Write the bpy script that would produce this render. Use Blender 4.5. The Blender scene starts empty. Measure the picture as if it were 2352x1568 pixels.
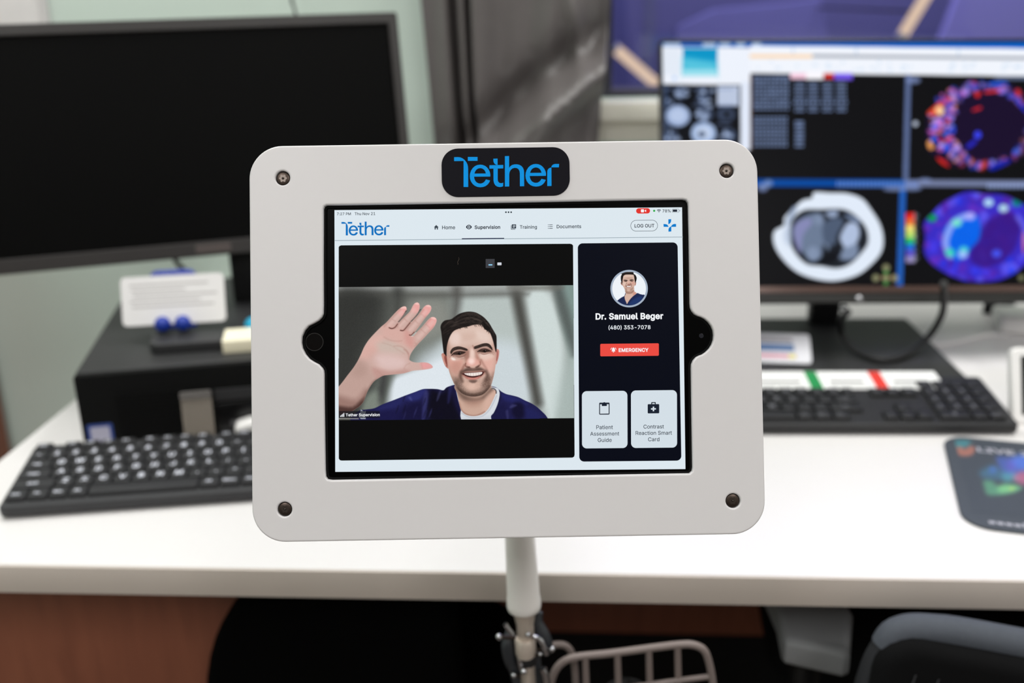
import bpy, bmesh, math
import numpy as np
from mathutils import Matrix, Vector
from mathutils.geometry import delaunay_2d_cdt

sc = bpy.context.scene
COL = sc.collection

# ---------------------------------------------------------------- camera, world, lights, exposure
FPX, CX, CY = 35.0 / 36.0 * 2352, 1176.0, 784.0
CAM_H = 1.225
cam_d = bpy.data.cameras.new('camera')
cam_d.lens, cam_d.sensor_width = 35.0, 36.0
cam_d.clip_start = 0.02
cam_d.dof.use_dof = True
cam_d.dof.focus_distance = 0.592
cam_d.dof.aperture_fstop = 4.3
cam = bpy.data.objects.new('camera', cam_d)
COL.objects.link(cam)
CAM = Matrix.Translation((0, 0, CAM_H)) @ Matrix.Rotation(math.radians(90 - 19), 4, 'X') @ Matrix.Rotation(-0.02, 4, 'Z')
cam.matrix_world = CAM
sc.camera = cam

sc.view_settings.view_transform = 'Standard'
sc.view_settings.look = 'None'
sc.view_settings.exposure = 0.0
sc.view_settings.gamma = 1.0
sc.view_settings.use_curve_mapping = False
sc.cycles.use_denoising = True
sc.cycles.max_bounces = 8

wd = bpy.data.worlds.new('dim_surroundings'); sc.world = wd; wd.use_nodes = True
wd.node_tree.nodes['Background'].inputs[0].default_value = (.8, .85, .9, 1)
wd.node_tree.nodes['Background'].inputs[1].default_value = 0.02

def area(name, loc, size, power, col, rot=(0, 0, 0)):
    d = bpy.data.lights.new(name, 'AREA'); d.shape = 'RECTANGLE'; d.size, d.size_y = size
    d.energy = power; d.color = col
    o = bpy.data.objects.new(name, d); COL.objects.link(o); o.location = loc; o.rotation_euler = rot
    return o
CEIL = 2.62
LAMPS = [(-0.75, 1.12, 22), (0.85, 1.12, 22), (-0.75, -1.4, 27), (0.85, -1.4, 27)]
for i, (x, y, p) in enumerate(LAMPS):
    area('ceiling_lamp_light', (x, y, CEIL - .03), (.58, 1.16), p, (1.0, .985, .975))
area('scanner_room_light', (1.0, 3.2, 2.4), (1.6, 1.2), 30, (.6, .57, 1.0))

# ---------------------------------------------------------------- helpers
YAW = math.radians(-3.7)                      # the desk and the wall behind it are turned a little from the camera's axis
ROOM = Matrix.Rotation(YAW, 4, 'Z')
DESK = 0.74
def ray(px, py): return CAM.to_3x3() @ Vector(((px - CX) / FPX, -(py - CY) / FPX, -1))
def atz(px, py, z):
    d = ray(px, py); t = (z - CAM_H) / d.z
    return Vector((d.x * t, d.y * t, z))
def atv(px, py, v):                            # point on the vertical plane at room depth v
    d = ray(px, py); r = ROOM.to_3x3().inverted() @ d; t = v / r.y
    return Vector((0, 0, CAM_H)) + d * t
def on(M, px, py, z=0.0):                      # where a line of sight meets the plane local z of a thing, in its own coordinates
    I = M.inverted(); o = I @ Vector((0, 0, CAM_H)); d = I.to_3x3() @ ray(px, py); t = (z - o.z) / d.z
    p = o + d * t; return (p.x, p.y)
def uv(u, v, z=0.0): return ROOM @ Vector((u, v, z))

def lin(c): return tuple((x / 255 / 12.92) if x / 255 <= .04045 else ((x / 255 + .055) / 1.055) ** 2.4 for x in c)
MATS = {}
def mat(name, rgb, rough=.5, metal=0.0, spec=.5, var=.06, scale=25.0, bump=0.0, bscale=300.0, coat=0.0, trans=0.0, alpha=1.0):
    if name in MATS: return MATS[name]
    m = bpy.data.materials.new(name); m.use_nodes = True; nt = m.node_tree; N, L = nt.nodes, nt.links
    b = N['Principled BSDF']; c = lin(rgb)
    tc = N.new('ShaderNodeTexCoord'); no = N.new('ShaderNodeTexNoise'); no.inputs['Scale'].default_value = scale; no.inputs['Detail'].default_value = 3
    L.new(tc.outputs['Object'], no.inputs['Vector'])
    mx = N.new('ShaderNodeMix'); mx.data_type = 'RGBA'
    mx.inputs[6].default_value = tuple(x * (1 - var) for x in c) + (1,); mx.inputs[7].default_value = tuple(min(1, x * (1 + var)) for x in c) + (1,)
    L.new(no.outputs['Fac'], mx.inputs[0]); L.new(mx.outputs[2], b.inputs['Base Color'])
    b.inputs['Roughness'].default_value = rough; b.inputs['Metallic'].default_value = metal
    b.inputs['Specular IOR Level'].default_value = spec; b.inputs['Coat Weight'].default_value = coat
    b.inputs['Transmission Weight'].default_value = trans; b.inputs['Alpha'].default_value = alpha
    if bump:
        n2 = N.new('ShaderNodeTexNoise'); n2.inputs['Scale'].default_value = bscale; L.new(tc.outputs['Object'], n2.inputs['Vector'])
        bp = N.new('ShaderNodeBump'); bp.inputs['Strength'].default_value = bump; bp.inputs['Distance'].default_value = .002
        L.new(n2.outputs['Fac'], bp.inputs['Height']); L.new(bp.outputs['Normal'], b.inputs['Normal'])
    MATS[name] = m; return m
def wood(name, a, b_, rough=.45):
    if name in MATS: return MATS[name]
    m = bpy.data.materials.new(name); m.use_nodes = True; nt = m.node_tree; N, L = nt.nodes, nt.links
    tc = N.new('ShaderNodeTexCoord'); mp = N.new('ShaderNodeMapping'); mp.inputs['Scale'].default_value = (6, 6, .8)
    no = N.new('ShaderNodeTexNoise'); no.inputs['Scale'].default_value = 6; no.inputs['Detail'].default_value = 6; no.inputs['Distortion'].default_value = 1.2
    mx = N.new('ShaderNodeMix'); mx.data_type = 'RGBA'; mx.inputs[6].default_value = lin(a) + (1,); mx.inputs[7].default_value = lin(b_) + (1,)
    L.new(tc.outputs['Object'], mp.inputs[0]); L.new(mp.outputs[0], no.inputs['Vector']); L.new(no.outputs['Fac'], mx.inputs[0])
    L.new(mx.outputs[2], N['Principled BSDF'].inputs['Base Color']); N['Principled BSDF'].inputs['Roughness'].default_value = rough
    MATS[name] = m; return m
def glow(name, rgb, k=1.0, rough=.3, spec=.03):
    """A lit screen colour: emits the colour, reflects a little like glass."""
    if name in MATS: return MATS[name]
    m = bpy.data.materials.new(name); m.use_nodes = True; b = m.node_tree.nodes['Principled BSDF']
    b.inputs['Base Color'].default_value = (.001, .001, .001, 1); b.inputs['Roughness'].default_value = rough; b.inputs['Specular IOR Level'].default_value = spec
    b.inputs['Emission Color'].default_value = lin(rgb) + (1,); b.inputs['Emission Strength'].default_value = k
    MATS[name] = m; return m
def picture(name, k=1.0, lit=False, rough=.3, spec=.03):
    """Colours stored on the mesh: a lit screen, or with lit=True an ink print."""
    if name in MATS: return MATS[name]
    m = bpy.data.materials.new(name); m.use_nodes = True; N, L = m.node_tree.nodes, m.node_tree.links; b = N['Principled BSDF']
    a = N.new('ShaderNodeAttribute'); a.attribute_name = 'picture'
    b.inputs['Roughness'].default_value = rough; b.inputs['Specular IOR Level'].default_value = spec
    if lit: L.new(a.outputs['Color'], b.inputs['Base Color'])
    else:
        b.inputs['Base Color'].default_value = (.001, .001, .001, 1)
        L.new(a.outputs['Color'], b.inputs['Emission Color']); b.inputs['Emission Strength'].default_value = k
    MATS[name] = m; return m

# ---- scene objects
def put(name, V, F, m=None, parent=None, M=None, smooth=35):
    me = bpy.data.meshes.new(name); me.from_pydata([tuple(v) for v in V], [], F)
    if smooth:
        me.polygons.foreach_set('use_smooth', [True] * len(me.polygons)); me.set_sharp_from_angle(angle=math.radians(smooth))
    me.update(); return link(name, me, m, parent, M)
def link(name, me, m=None, parent=None, M=None):
    o = bpy.data.objects.new(name, me); COL.objects.link(o)
    if m is not None and not me.materials: me.materials.append(m)
    if parent is not None: o.parent = parent
    if M is not None: o.matrix_local = M
    return o
def thing(name, label, cat, M=None, group=None):
    o = bpy.data.objects.new(name, None); o.empty_display_size = .02; COL.objects.link(o)
    if M is not None: o.matrix_world = M
    return tag(o, label, cat, group)
def tag(o, label, cat, group=None):
    o['label'], o['category'] = label, cat
    if group: o['group'] = group
    return o
def struct(o, label=None):
    o['kind'] = 'structure'
    if label: o['label'] = label
    return o
def TR(x=0, y=0, z=0, rz=0, rx=0, ry=0):
    return Matrix.Translation((x, y, z)) @ Matrix.Rotation(math.radians(rz), 4, 'Z') @ Matrix.Rotation(math.radians(rx), 4, 'X') @ Matrix.Rotation(math.radians(ry), 4, 'Y')

# ---- outlines and solids
def rrect(x0, y0, x1, y1, r, n=5):
    P = []
    for cx, cy, a in ((x1 - r, y1 - r, 0), (x0 + r, y1 - r, 90), (x0 + r, y0 + r, 180), (x1 - r, y0 + r, 270)):
        for k in range(n + 1):
            t = math.radians(a + 90 * k / n); P.append((cx + r * math.cos(t), cy + r * math.sin(t)))
    return P
def ell(x, y, rx, ry=None, n=24): return [(x + rx * math.cos(2 * math.pi * k / n), y + (ry or rx) * math.sin(2 * math.pi * k / n)) for k in range(n)]
def sarea(P): P = np.asarray(P, float); Q = np.roll(P, -1, 0); return .5 * float(np.sum(P[:, 0] * Q[:, 1] - Q[:, 0] * P[:, 1]))
def orient(P, ccw=True): return list(P) if (sarea(P) > 0) == ccw else list(P)[::-1]
def grow(P, d):
    """Move an outline's boundary away from the material on its left by d."""
    if d == 0: return [tuple(p) for p in P]
    P = np.asarray(P, float); a = P - np.roll(P, 1, 0); b = np.roll(P, -1, 0) - P
    a /= np.linalg.norm(a, axis=1)[:, None] + 1e-12; b /= np.linalg.norm(b, axis=1)[:, None] + 1e-12
    na, nb = np.c_[a[:, 1], -a[:, 0]], np.c_[b[:, 1], -b[:, 0]]
    s = na + nb; q = np.maximum(np.sum(s * s, 1), 1.0)
    return [tuple(p) for p in P + s * (2 * d / q)[:, None]]
def tess(contours):
    """Triangles (as indices into all points in order) filling outlines with holes."""
    P, E = [], []                                # E: one face per outline
    for c in contours:
        b = len(P); P += [Vector(p) for p in c]; E.append(list(range(b, b + len(c))))
    vo, _, fo, ov, _, _ = delaunay_2d_cdt(P, [], E, 2, 1e-9)
    idx = [o[0] if o else min(range(len(P)), key=lambda k: (P[k] - v).length) for v, o in zip(vo, ov)]
    T = [tuple(idx[i] for i in f) for f in fo]
    return [t for t in T if len(set(t)) == 3]
def solid(contours, profile, caps=(True, True)):
    """First outline is the outside, the rest are holes; profile is (growth, z) from back to front."""
    C = [orient(c, i == 0) for i, c in enumerate(contours)]
    V, F, base = [], [], []
    for d, z in profile:
        base.append(len(V))
        for c in C: V += [(x, y, z) for x, y in grow(c, d)]
    off, k = [], 0
    for c in C: off.append((k, len(c))); k += len(c)
    for a, b in zip(base, base[1:]):
        for o, n in off:
            for i in range(n):
                j = (i + 1) % n; F.append((a + o + i, a + o + j, b + o + j, b + o + i))
    for which, bs, (d, z) in ((0, base[0], profile[0]), (1, base[-1], profile[-1])):
        if not caps[which]: continue
        if len(C) == 1:
            f = tuple(range(bs, bs + len(C[0]))); F.append(f if which else f[::-1])
        else:
            G = [grow(c, d) for c in C]; flat = [p for g in G for p in g]
            for t in tess(G):
                p, q, r = (flat[i] for i in t)
                up = (q[0] - p[0]) * (r[1] - p[1]) - (q[1] - p[1]) * (r[0] - p[0]) > 0
                t = tuple(bs + i for i in t); F.append(t if up == bool(which) else t[::-1])
    return V, F
def rounded(z0, z1, b, n=3, back=True):
    """Profile of a slab from z0 to z1 with rounded edges of radius b."""
    P = []
    if back: P += [(-b * (1 - math.sin(math.pi / 2 * k / n)), z0 + b * (1 - math.cos(math.pi / 2 * k / n))) for k in range(n + 1)]
    else: P += [(0, z0)]
    P += [(-b * (1 - math.cos(math.pi / 2 * k / n)), z1 - b * (1 - math.sin(math.pi / 2 * k / n))) for k in range(n + 1)]
    return ([(P[0][0] - b * .15, P[0][1])] if back else []) + P + [(P[-1][0] - b * .15, P[-1][1])]
def slab(name, outline, z0, z1, b, m, parent=None, M=None, n=3, holes=(), smooth=35):
    V, F = solid([outline] + list(holes), rounded(z0, z1, b, n)); return put(name, V, F, m, parent, M, smooth)
def box(name, x0, y0, z0, x1, y1, z1, m, parent=None, M=None, b=.001):
    return slab(name, [(x0, y0), (x1, y0), (x1, y1), (x0, y1)], z0, z1, b, m, parent, M, 2)
def flat(name, contours, z, m, parent=None):
    C = [orient(c, i == 0) for i, c in enumerate(contours)]; V = [(x, y, z) for c in C for x, y in c]; F = []
    for t in tess(C):
        p, q, r = (V[i] for i in t)
        F.append(t if (q[0] - p[0]) * (r[1] - p[1]) - (q[1] - p[1]) * (r[0] - p[0]) > 0 else t[::-1])
    return put(name, V, F, m, parent, None, 0)
def tubemesh(P, r, n=10, closed=False, caps=True):
    P = [Vector(p) for p in P]; m = len(P); R = [r] * m if np.isscalar(r) else list(np.interp(np.linspace(0, 1, m), np.linspace(0, 1, len(r)), r))
    V, F, up = [], [], None
    for i, p in enumerate(P):
        a = P[i - 1] if (i or closed) else p; b = P[(i + 1) % m] if (i < m - 1 or closed) else p
        t = (b - a).normalized()
        if up is None: up = t.orthogonal().normalized()
        up = (up - t * up.dot(t)).normalized(); w = t.cross(up)
        for k in range(n):
            q = 2 * math.pi * k / n; V.append(p + (up * math.cos(q) + w * math.sin(q)) * R[i])
    for i in range(m if closed else m - 1):
        a, b = i * n, ((i + 1) % m) * n
        for k in range(n): F.append((a + k, a + (k + 1) % n, b + (k + 1) % n, b + k))
    if caps and not closed: F += [tuple(range(n))[::-1], tuple(range((m - 1) * n, m * n))]
    return V, F
def tube(name, P, r, m, parent=None, n=10, closed=False, sub=0, M=None):
    if sub: P = [tuple(q) for q in spline(np.array([tuple(p) for p in P], float), sub, closed)]
    return put(name, *tubemesh(P, r, n, closed), m, parent, M, 50)
def lathe(name, prof, m, parent=None, M=None, n=24, smooth=35):
    V, F = [], []
    for r, z in prof: V += [(r * math.cos(2 * math.pi * k / n), r * math.sin(2 * math.pi * k / n), z) for k in range(n)]
    for i in range(len(prof) - 1):
        for k in range(n): F.append((i * n + k, i * n + (k + 1) % n, (i + 1) * n + (k + 1) % n, (i + 1) * n + k))
    F += [tuple(range(n))[::-1], tuple(range((len(prof) - 1) * n, len(prof) * n))]
    return put(name, V, F, m, parent, M, smooth)
def ball(name, r, m, parent=None, M=None, sz=1.0, n=16):
    return lathe(name, [(max(r * math.sin(math.pi * k / 10), 1e-5), -r * sz * math.cos(math.pi * k / 10)) for k in range(11)], m, parent, M, n, 60)
def grid_picture(name, x0, y0, x1, y1, nx, ny, z, canvas, M, m, parent, clip=None):
    """A flat grid carrying a painted picture as its colours; M places the grid in the world."""
    gx, gy = np.meshgrid(np.linspace(x0, x1, nx), np.linspace(y0, y1, ny))
    A = np.array(CAM.inverted() @ M); P = np.c_[gx.ravel(), gy.ravel(), np.full(gx.size, z), np.ones(gx.size)] @ A.T
    c = canvas.sample(CX + FPX * P[:, 0] / -P[:, 2], CY - FPX * P[:, 1] / -P[:, 2])
    return colour_grid(name, gx, gy, z, c, m, parent, clip)
def colour_grid(name, gx, gy, z, c, m, parent, clip=None, M=None):
    ny, nx = gx.shape; V = np.c_[gx.ravel(), gy.ravel(), np.full(gx.size, z)]
    i, j = np.meshgrid(np.arange(nx - 1), np.arange(ny - 1)); a = (j * nx + i).ravel(); Q = np.c_[a, a + 1, a + nx + 1, a + nx]
    if clip is not None: Q = Q[clip(V[Q].mean(1)[:, 0], V[Q].mean(1)[:, 1])]
    me = bpy.data.meshes.new(name); me.vertices.add(len(V)); me.vertices.foreach_set('co', V.ravel())
    me.loops.add(Q.size); me.loops.foreach_set('vertex_index', Q.ravel()); me.polygons.add(len(Q)); me.polygons.foreach_set('loop_start', np.arange(0, Q.size, 4))
    me.update(calc_edges=True)
    at = me.attributes.new('picture', 'FLOAT_COLOR', 'POINT'); at.data.foreach_set('color', np.c_[c, np.ones(len(c))].astype(np.float32).ravel())
    return link(name, me, m, parent, M)

# ---- lettering
def load_glyphs():
    G = {}
    for row in GLYPHS.split('\n'):
        if not row: continue
        ch, rest = row[0], row[1:].split(';')
        G[ch] = (int(rest[0]) / 1000, [[tuple(int(v) / 1000 for v in p.split()) for p in c.split(',')] for c in rest[1:] if c])
    return G
def inside(p, C):
    k = False
    for (ax, ay), (bx, by) in zip(C, C[1:] + C[:1]):
        if (ay > p[1]) != (by > p[1]) and p[0] < ax + (p[1] - ay) / (by - ay) * (bx - ax): k = not k
    return k
def text_mesh(s, bold=0.0):
    """Flat lettering: verts, faces, width, for a unit em size."""
    V, F, x = [], [], 0.0
    for ch in s:
        adv, cs = GL[ch]
        if cs:
            big = max(cs, key=lambda c: abs(sarea(c))); flip = sarea(big) < 0
            C = [c[::-1] if flip else c for c in cs]
            outs, ins = [c for c in C if sarea(c) > 0], [c for c in C if sarea(c) <= 0]
            for oc in outs:
                D_ = [oc] + [c for c in ins if inside(c[0], oc)]
                b = len(V); fl = [p for c in D_ for p in c]; V += [(x + px, py, 0) for px, py in fl]
                for t in tess(D_):
                    p, q, r = (fl[i] for i in t); t = tuple(b + i for i in t)
                    F.append(t if (q[0] - p[0]) * (r[1] - p[1]) - (q[1] - p[1]) * (r[0] - p[0]) > 0 else t[::-1])
            for c in C if bold else []:                       # heavier weight: a rim around every outline
                b, n = len(V), len(c); V += [(x + px, py, 0) for px, py in c] + [(x + px, py, 0) for px, py in grow(c, bold)]
                F += [(b + i, b + n + i, b + n + (i + 1) % n, b + (i + 1) % n) for i in range(n)]
        x += adv + bold * .6
    xs = [v[0] for v in V]; x0 = min(xs)
    return [(v[0] - x0, v[1], 0) for v in V], F, max(xs) - x0

# ---------------------------------------------------------------- flat screen pictures, drawn as colour fields
class Canvas:
    """A small soft-shape painter; the picture ends up as the colours of a flat screen's grid."""
    def __init__(s, x0, y0, x1, y1, k, col):
        s.x0, s.y0, s.k = x0, y0, k
        s.w, s.h = int((x1 - x0) * k), int((y1 - y0) * k)
        s.im = np.zeros((s.h, s.w, 3)) + np.array(col) / 255.0
        s.rng = np.random.default_rng(5)
    def _box(s, P, m):
        a = np.floor((P.min(0) - m - (s.x0, s.y0)) * s.k).astype(int)
        b = np.ceil((P.max(0) + m - (s.x0, s.y0)) * s.k).astype(int) + 1
        a = np.clip(a, 0, (s.w, s.h)); b = np.clip(b, 0, (s.w, s.h))
        X, Y = np.meshgrid(s.x0 + (np.arange(a[0], b[0]) + .5) / s.k, s.y0 + (np.arange(a[1], b[1]) + .5) / s.k)
        return a, b, X, Y
    def _mix(s, a, b, cov, col, clip):
        if clip is not None: cov = cov * clip[a[1]:b[1], a[0]:b[0]]
        c = np.array(col, float) / 255.0
        v = s.im[a[1]:b[1], a[0]:b[0]]
        v += (c - v) * cov[..., None]
    def fill(s, pts, col, f=.8, al=1.0, smooth=True, clip=None):
        P = np.array(pts, float)
        if smooth: P = spline(P, 4, True)
        a, b, X, Y = s._box(P, f * 2)
        if X.size == 0: return
        d = np.full(X.shape, 1e9); ins = np.zeros(X.shape, bool)
        for p, q in zip(P, np.roll(P, -1, 0)):
            e = q - p; L = e @ e + 1e-12
            t = np.clip(((X - p[0]) * e[0] + (Y - p[1]) * e[1]) / L, 0, 1)
            d = np.minimum(d, (X - p[0] - t * e[0]) ** 2 + (Y - p[1] - t * e[1]) ** 2)
            if p[1] != q[1]:
                ins ^= ((p[1] > Y) != (q[1] > Y)) & (X < p[0] + (Y - p[1]) / (q[1] - p[1]) * e[0])
        sd = np.sqrt(d) * np.where(ins, 1, -1)
        c = np.clip(.5 + sd / (2 * f), 0, 1); c = c * c * (3 - 2 * c)
        s._mix(a, b, c * al, col, clip)
    def mask(s, pts, f=.8, smooth=True):
        keep = s.im; s.im = np.zeros_like(keep); s.fill(pts, (255, 255, 255), f, 1, smooth)
        m = s.im[..., 0]; s.im = keep; return m
    def stroke(s, pts, w, col, f=.8, al=1.0, clip=None, smooth=True):
        P = np.array(pts, float); n0 = len(P)
        w = np.array([w] * n0 if np.isscalar(w) else w, float)
        if smooth and n0 > 2:
            Q = spline(np.c_[P, w], 4, False); P, w = Q[:, :2], Q[:, 2]
        a, b, X, Y = s._box(P, f * 2 + w.max())
        if X.size == 0: return
        sd = np.full(X.shape, -1e9)
        for i in range(len(P) - 1):
            p, e = P[i], P[i + 1] - P[i]; L = e @ e + 1e-12
            t = np.clip(((X - p[0]) * e[0] + (Y - p[1]) * e[1]) / L, 0, 1)
            sd = np.maximum(sd, (w[i] + t * (w[i + 1] - w[i])) / 2 - np.hypot(X - p[0] - t * e[0], Y - p[1] - t * e[1]))
        c = np.clip(.5 + sd / (2 * f), 0, 1); c = c * c * (3 - 2 * c)
        s._mix(a, b, c * al, col, clip)
    def dot(s, x, y, rx, ry, col, f=1, al=1.0, rot=0, clip=None):
        t = np.linspace(0, 2 * np.pi, 25)[:-1]; c, n = math.cos(rot), math.sin(rot)
        s.fill(np.c_[x + rx * np.cos(t) * c - ry * np.sin(t) * n, y + rx * np.cos(t) * n + ry * np.sin(t) * c], col, f, al, False, clip)
    def rect(s, x0, y0, x1, y1, col, f=.5, al=1.0, clip=None, skew=0):
        s.fill([(x0, y0), (x1, y0 + skew * (x1 - x0)), (x1, y1 + skew * (x1 - x0)), (x0, y1)], col, f, al, False, clip)
    def grain(s, amp, clip=None, cell=1):
        n = s.rng.normal(0, amp / 255.0, ((s.h // cell) + 1, (s.w // cell) + 1))
        n = np.kron(n, np.ones((cell, cell)))[:s.h, :s.w]
        if clip is not None: n = n * clip
        s.im += n[..., None]
    def sample(s, x, y):
        fx = np.clip((x - s.x0) * s.k - .5, 0, s.w - 1.001); fy = np.clip((y - s.y0) * s.k - .5, 0, s.h - 1.001)
        i, j = fx.astype(int), fy.astype(int); u, v = (fx - i)[:, None], (fy - j)[:, None]
        m = s.im
        c = (m[j, i] * (1 - u) + m[j, i + 1] * u) * (1 - v) + (m[j + 1, i] * (1 - u) + m[j + 1, i + 1] * u) * v
        c = np.clip(c, 0, 1)
        return np.where(c <= .04045, c / 12.92, ((c + .055) / 1.055) ** 2.4)

def spline(P, n, closed):
    P = np.asarray(P, float); m = len(P); out = []
    for i in range(m if closed else m - 1):
        if closed: a, b, c, d = P[i - 1], P[i], P[(i + 1) % m], P[(i + 2) % m]
        else: a, b, c, d = P[max(i - 1, 0)], P[i], P[i + 1], P[min(i + 2, m - 1)]
        for j in range(n):
            t = j / n
            out.append(.5 * (2 * b + (c - a) * t + (2 * a - 5 * b + 4 * c - d) * t * t + (3 * b - a - 3 * c + d) * t ** 3))
    if not closed: out.append(P[-1])
    return np.array(out)

def tr(ox, oy, k): return lambda L: [(ox + x / k, oy + y / k) for x, y in L]

def paint_video():
    c = Canvas(772, 648, 1326, 974, 2.0, (120, 124, 120))
    Z = tr(760, 640, 3.5632); Hn = tr(760, 680, 5.2267); Fc = tr(980, 690, 5.407)
    def zf(L, col, f, al=1.0): c.fill(Z(L), col, f, al)
    # the blurred corridor behind the man
    zf([(20,20),(520,20),(500,600),(300,1200),(20,1200)], (62,63,60), 24)
    zf([(520,20),(1040,20),(1040,620),(900,800),(480,800)], (118,123,117), 26)
    zf([(560,200),(760,170),(930,200),(960,420),(700,520),(560,480)], (142,143,136), 22, .8)
    zf([(1040,60),(1530,60),(1640,1180),(900,1180),(880,620),(1020,420)], (183,193,190), 24)
    zf([(860,560),(1100,500),(1560,560),(1640,1000),(1200,1180),(700,1000),(700,700)], (205,215,220), 26, .9)
    zf([(480,860),(560,780),(760,720),(950,660),(980,1000),(700,1000),(440,1060)], (222,230,236), 12)
    zf([(430,760),(500,770),(480,900),(440,1090),(300,1120),(330,900)], (92,98,92), 14)
    c.stroke(Z([(436,790),(420,900),(395,1000)]), 15, (62,62,62), 9, .85)
    zf([(290,960),(380,930),(390,1090),(250,1100)], (128,136,126), 12, .9)
    zf([(1570,120),(1820,110),(1940,600),(1880,1140),(1740,1140)], (206,217,215), 22)
    zf([(1850,40),(2040,40),(2040,700),(1960,640)], (128,148,143), 14)
    zf([(1940,620),(2040,560),(2040,1200),(1840,1200)], (172,186,182), 22, .9)
    c.stroke(Z([(1850,60),(1905,260),(1965,480),(1985,620)]), [22,26,20,8], (84,90,88), 12, .85)
    c.stroke(Z([(1505,50),(1560,330),(1625,660),(1690,1010)]), [26,26,24,22], (78,78,74), 13, 1)
    zf([(60,50),(1500,50),(1500,100),(60,106)], (156,158,156), 9, .85)
    zf([(60,110),(500,112),(980,112),(1500,104),(1500,142),(60,160)], (92,92,88), 11, .8)
    zf([(1480,58),(1880,58),(1840,92),(1500,96)], (112,112,106), 8, .7)
    c.stroke(Z([(548,110),(545,220),(530,330)]), [24,22,14], (50,50,48), 16, .8)
    c.stroke(Z([(1030,90),(1030,190),(1010,330)]), [22,20,10], (78,76,73), 14, .75)
    zf([(60,150),(300,170),(300,330),(60,420)], (52,52,48), 26, .8)
    zf([(240,330),(420,280),(360,560),(250,620)], (84,87,82), 26, .7)
    zf([(40,140),(430,150),(400,420),(230,640),(150,1000),(40,1000)], (50,51,49), 26, .8)
    zf([(420,150),(640,140),(600,330),(420,420)], (78,80,76), 26, .55)
    c.grain(3)
    # arm and open hand
    hand = Hn([(60,1120),(95,1085),(140,1030),(200,950),(270,860),(320,780),(360,700),(400,610),(450,530),(520,450),(600,370),(660,320),(720,255),
        (780,190),(830,145),(868,124),(897,124),(909,148),(905,182),(880,228),(845,272),(812,320),(785,362),(768,384),(800,335),(840,290),(895,236),(950,180),
        (985,112),(1010,84),(1040,76),(1062,95),(1066,132),(1050,186),(1010,243),(962,302),(915,368),(884,408),(912,375),(955,318),(1022,252),(1080,186),
        (1110,138),(1140,112),(1175,105),(1200,121),(1206,152),(1186,196),(1132,262),(1082,332),(1030,402),(990,444),(962,468),(992,478),(1032,430),(1092,370),(1150,302),
        (1190,262),(1220,250),(1250,256),(1269,282),(1262,322),(1230,380),(1170,445),(1110,510),(1060,560),(1020,605),(985,650),(960,692),(946,732),
        (945,766),(985,788),(1040,796),(1110,793),(1165,801),(1208,826),(1223,851),(1205,866),(1140,879),(1060,888),(990,894),(930,910),(860,928),
        (760,938),(690,945),(625,955),(570,985),(520,1020),(480,1070),(440,1140),(412,1210),(390,1265),(350,1315),(300,1350),(250,1382),(180,1396),(60,1400)])
    c.fill(hand, (206,172,163), .8); hm = c.mask(hand, .8)
    def hf(L, col, f, al=1.0): c.fill(Hn(L), col, f, al, True, hm)
    hf([(60,1000),(300,800),(560,960),(420,1220),(200,1420),(60,1420)], (190,158,148), 16, .9)
    hf([(60,1200),(300,1240),(420,1120),(420,1290),(200,1420),(60,1420)], (150,116,107), 11, .9)
    hf([(60,1320),(260,1330),(400,1220),(430,1300),(240,1440),(60,1440)], (72,48,44), 6, .9)
    hf([(380,1240),(500,1030),(640,945),(560,1010),(470,1130),(420,1240)], (120,90,82), 5, .75)
    hf([(340,740),(420,580),(520,480),(640,470),(600,620),(480,680),(420,740)], (222,178,168), 10, .8)
    hf([(560,560),(760,520),(900,600),(880,680),(700,690),(580,660)], (203,183,172), 12, .9)
    hf([(540,720),(700,700),(860,740),(900,820),(800,880),(600,860)], (224,196,192), 14, .8)
    hf([(620,330),(900,410),(1000,520),(960,620),(860,600),(640,480)], (216,172,162), 10, .8)
    hf([(500,860),(700,900),(900,880),(930,930),(700,960),(560,1000)], (190,146,138), 7, .75)
    hf([(890,400),(960,460),(1000,540),(980,620),(900,560)], (208,150,142), 8, .7)
    hf([(300,780),(380,760),(440,860),(380,960),(260,940)], (176,144,134), 14, .6)
    hf([(380,650),(470,600),(540,640),(480,740),(380,740)], (212,166,156), 12, .5)
    for L in ([(800,190),(905,110),(920,170),(860,240)], [(960,180),(1020,70),(1080,90),(1040,190)],
              [(1080,190),(1140,95),(1220,110),(1190,200),(1120,250)], [(1150,310),(1210,240),(1280,270),(1240,370),(1180,400)]):
        hf(L, (240,166,162), 6, .8)
    hf([(1080,800),(1180,800),(1230,850),(1110,876)], (232,158,158), 6, .85)
    for L in ([(830,142),(870,122),(905,130),(900,150)], [(1000,86),(1040,74),(1060,92),(1040,104)], [(1130,112),(1175,103),(1203,122),(1180,130)], [(1200,258),(1235,249),(1266,272),(1240,280)]):
        hf(L, (250,206,198), 1.5, .7)
    for L, w in (([(700,378),(730,388),(766,376),(800,335)],2.0), ([(836,410),(866,412),(890,392),(950,318)],2.0), ([(945,466),(966,466),(1000,432)],1.8)):
        c.stroke(Hn(L), w + 1.5, (150,100,92), 1.8, .6); c.stroke(Hn(L), w, (84,50,45), .8, .85)
    for L in ([(905,175),(862,245),(815,305)], [(1075,160),(1030,230),(965,300)]):       # fringe of cut-out background between the fingers
        c.stroke(Hn(L), 3.0, (150,140,134), 1.0, .8)
        for t in np.linspace(0, 1, 11):
            q = spline(np.array(L, float), 10, False); p = q[int(t * (len(q) - 1))]
            c.stroke(Hn([(p[0] - 9, p[1] + 4), (p[0] + 9, p[1] - 4)]), 1.0, (52,46,44), .5, .9)
    for i in range(4):
        c.stroke(Hn([(962 + i * 15, 478 - i * 13), (990 + i * 13, 478 - i * 13)]), 1.1, (238,236,230), .5, .9)
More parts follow.
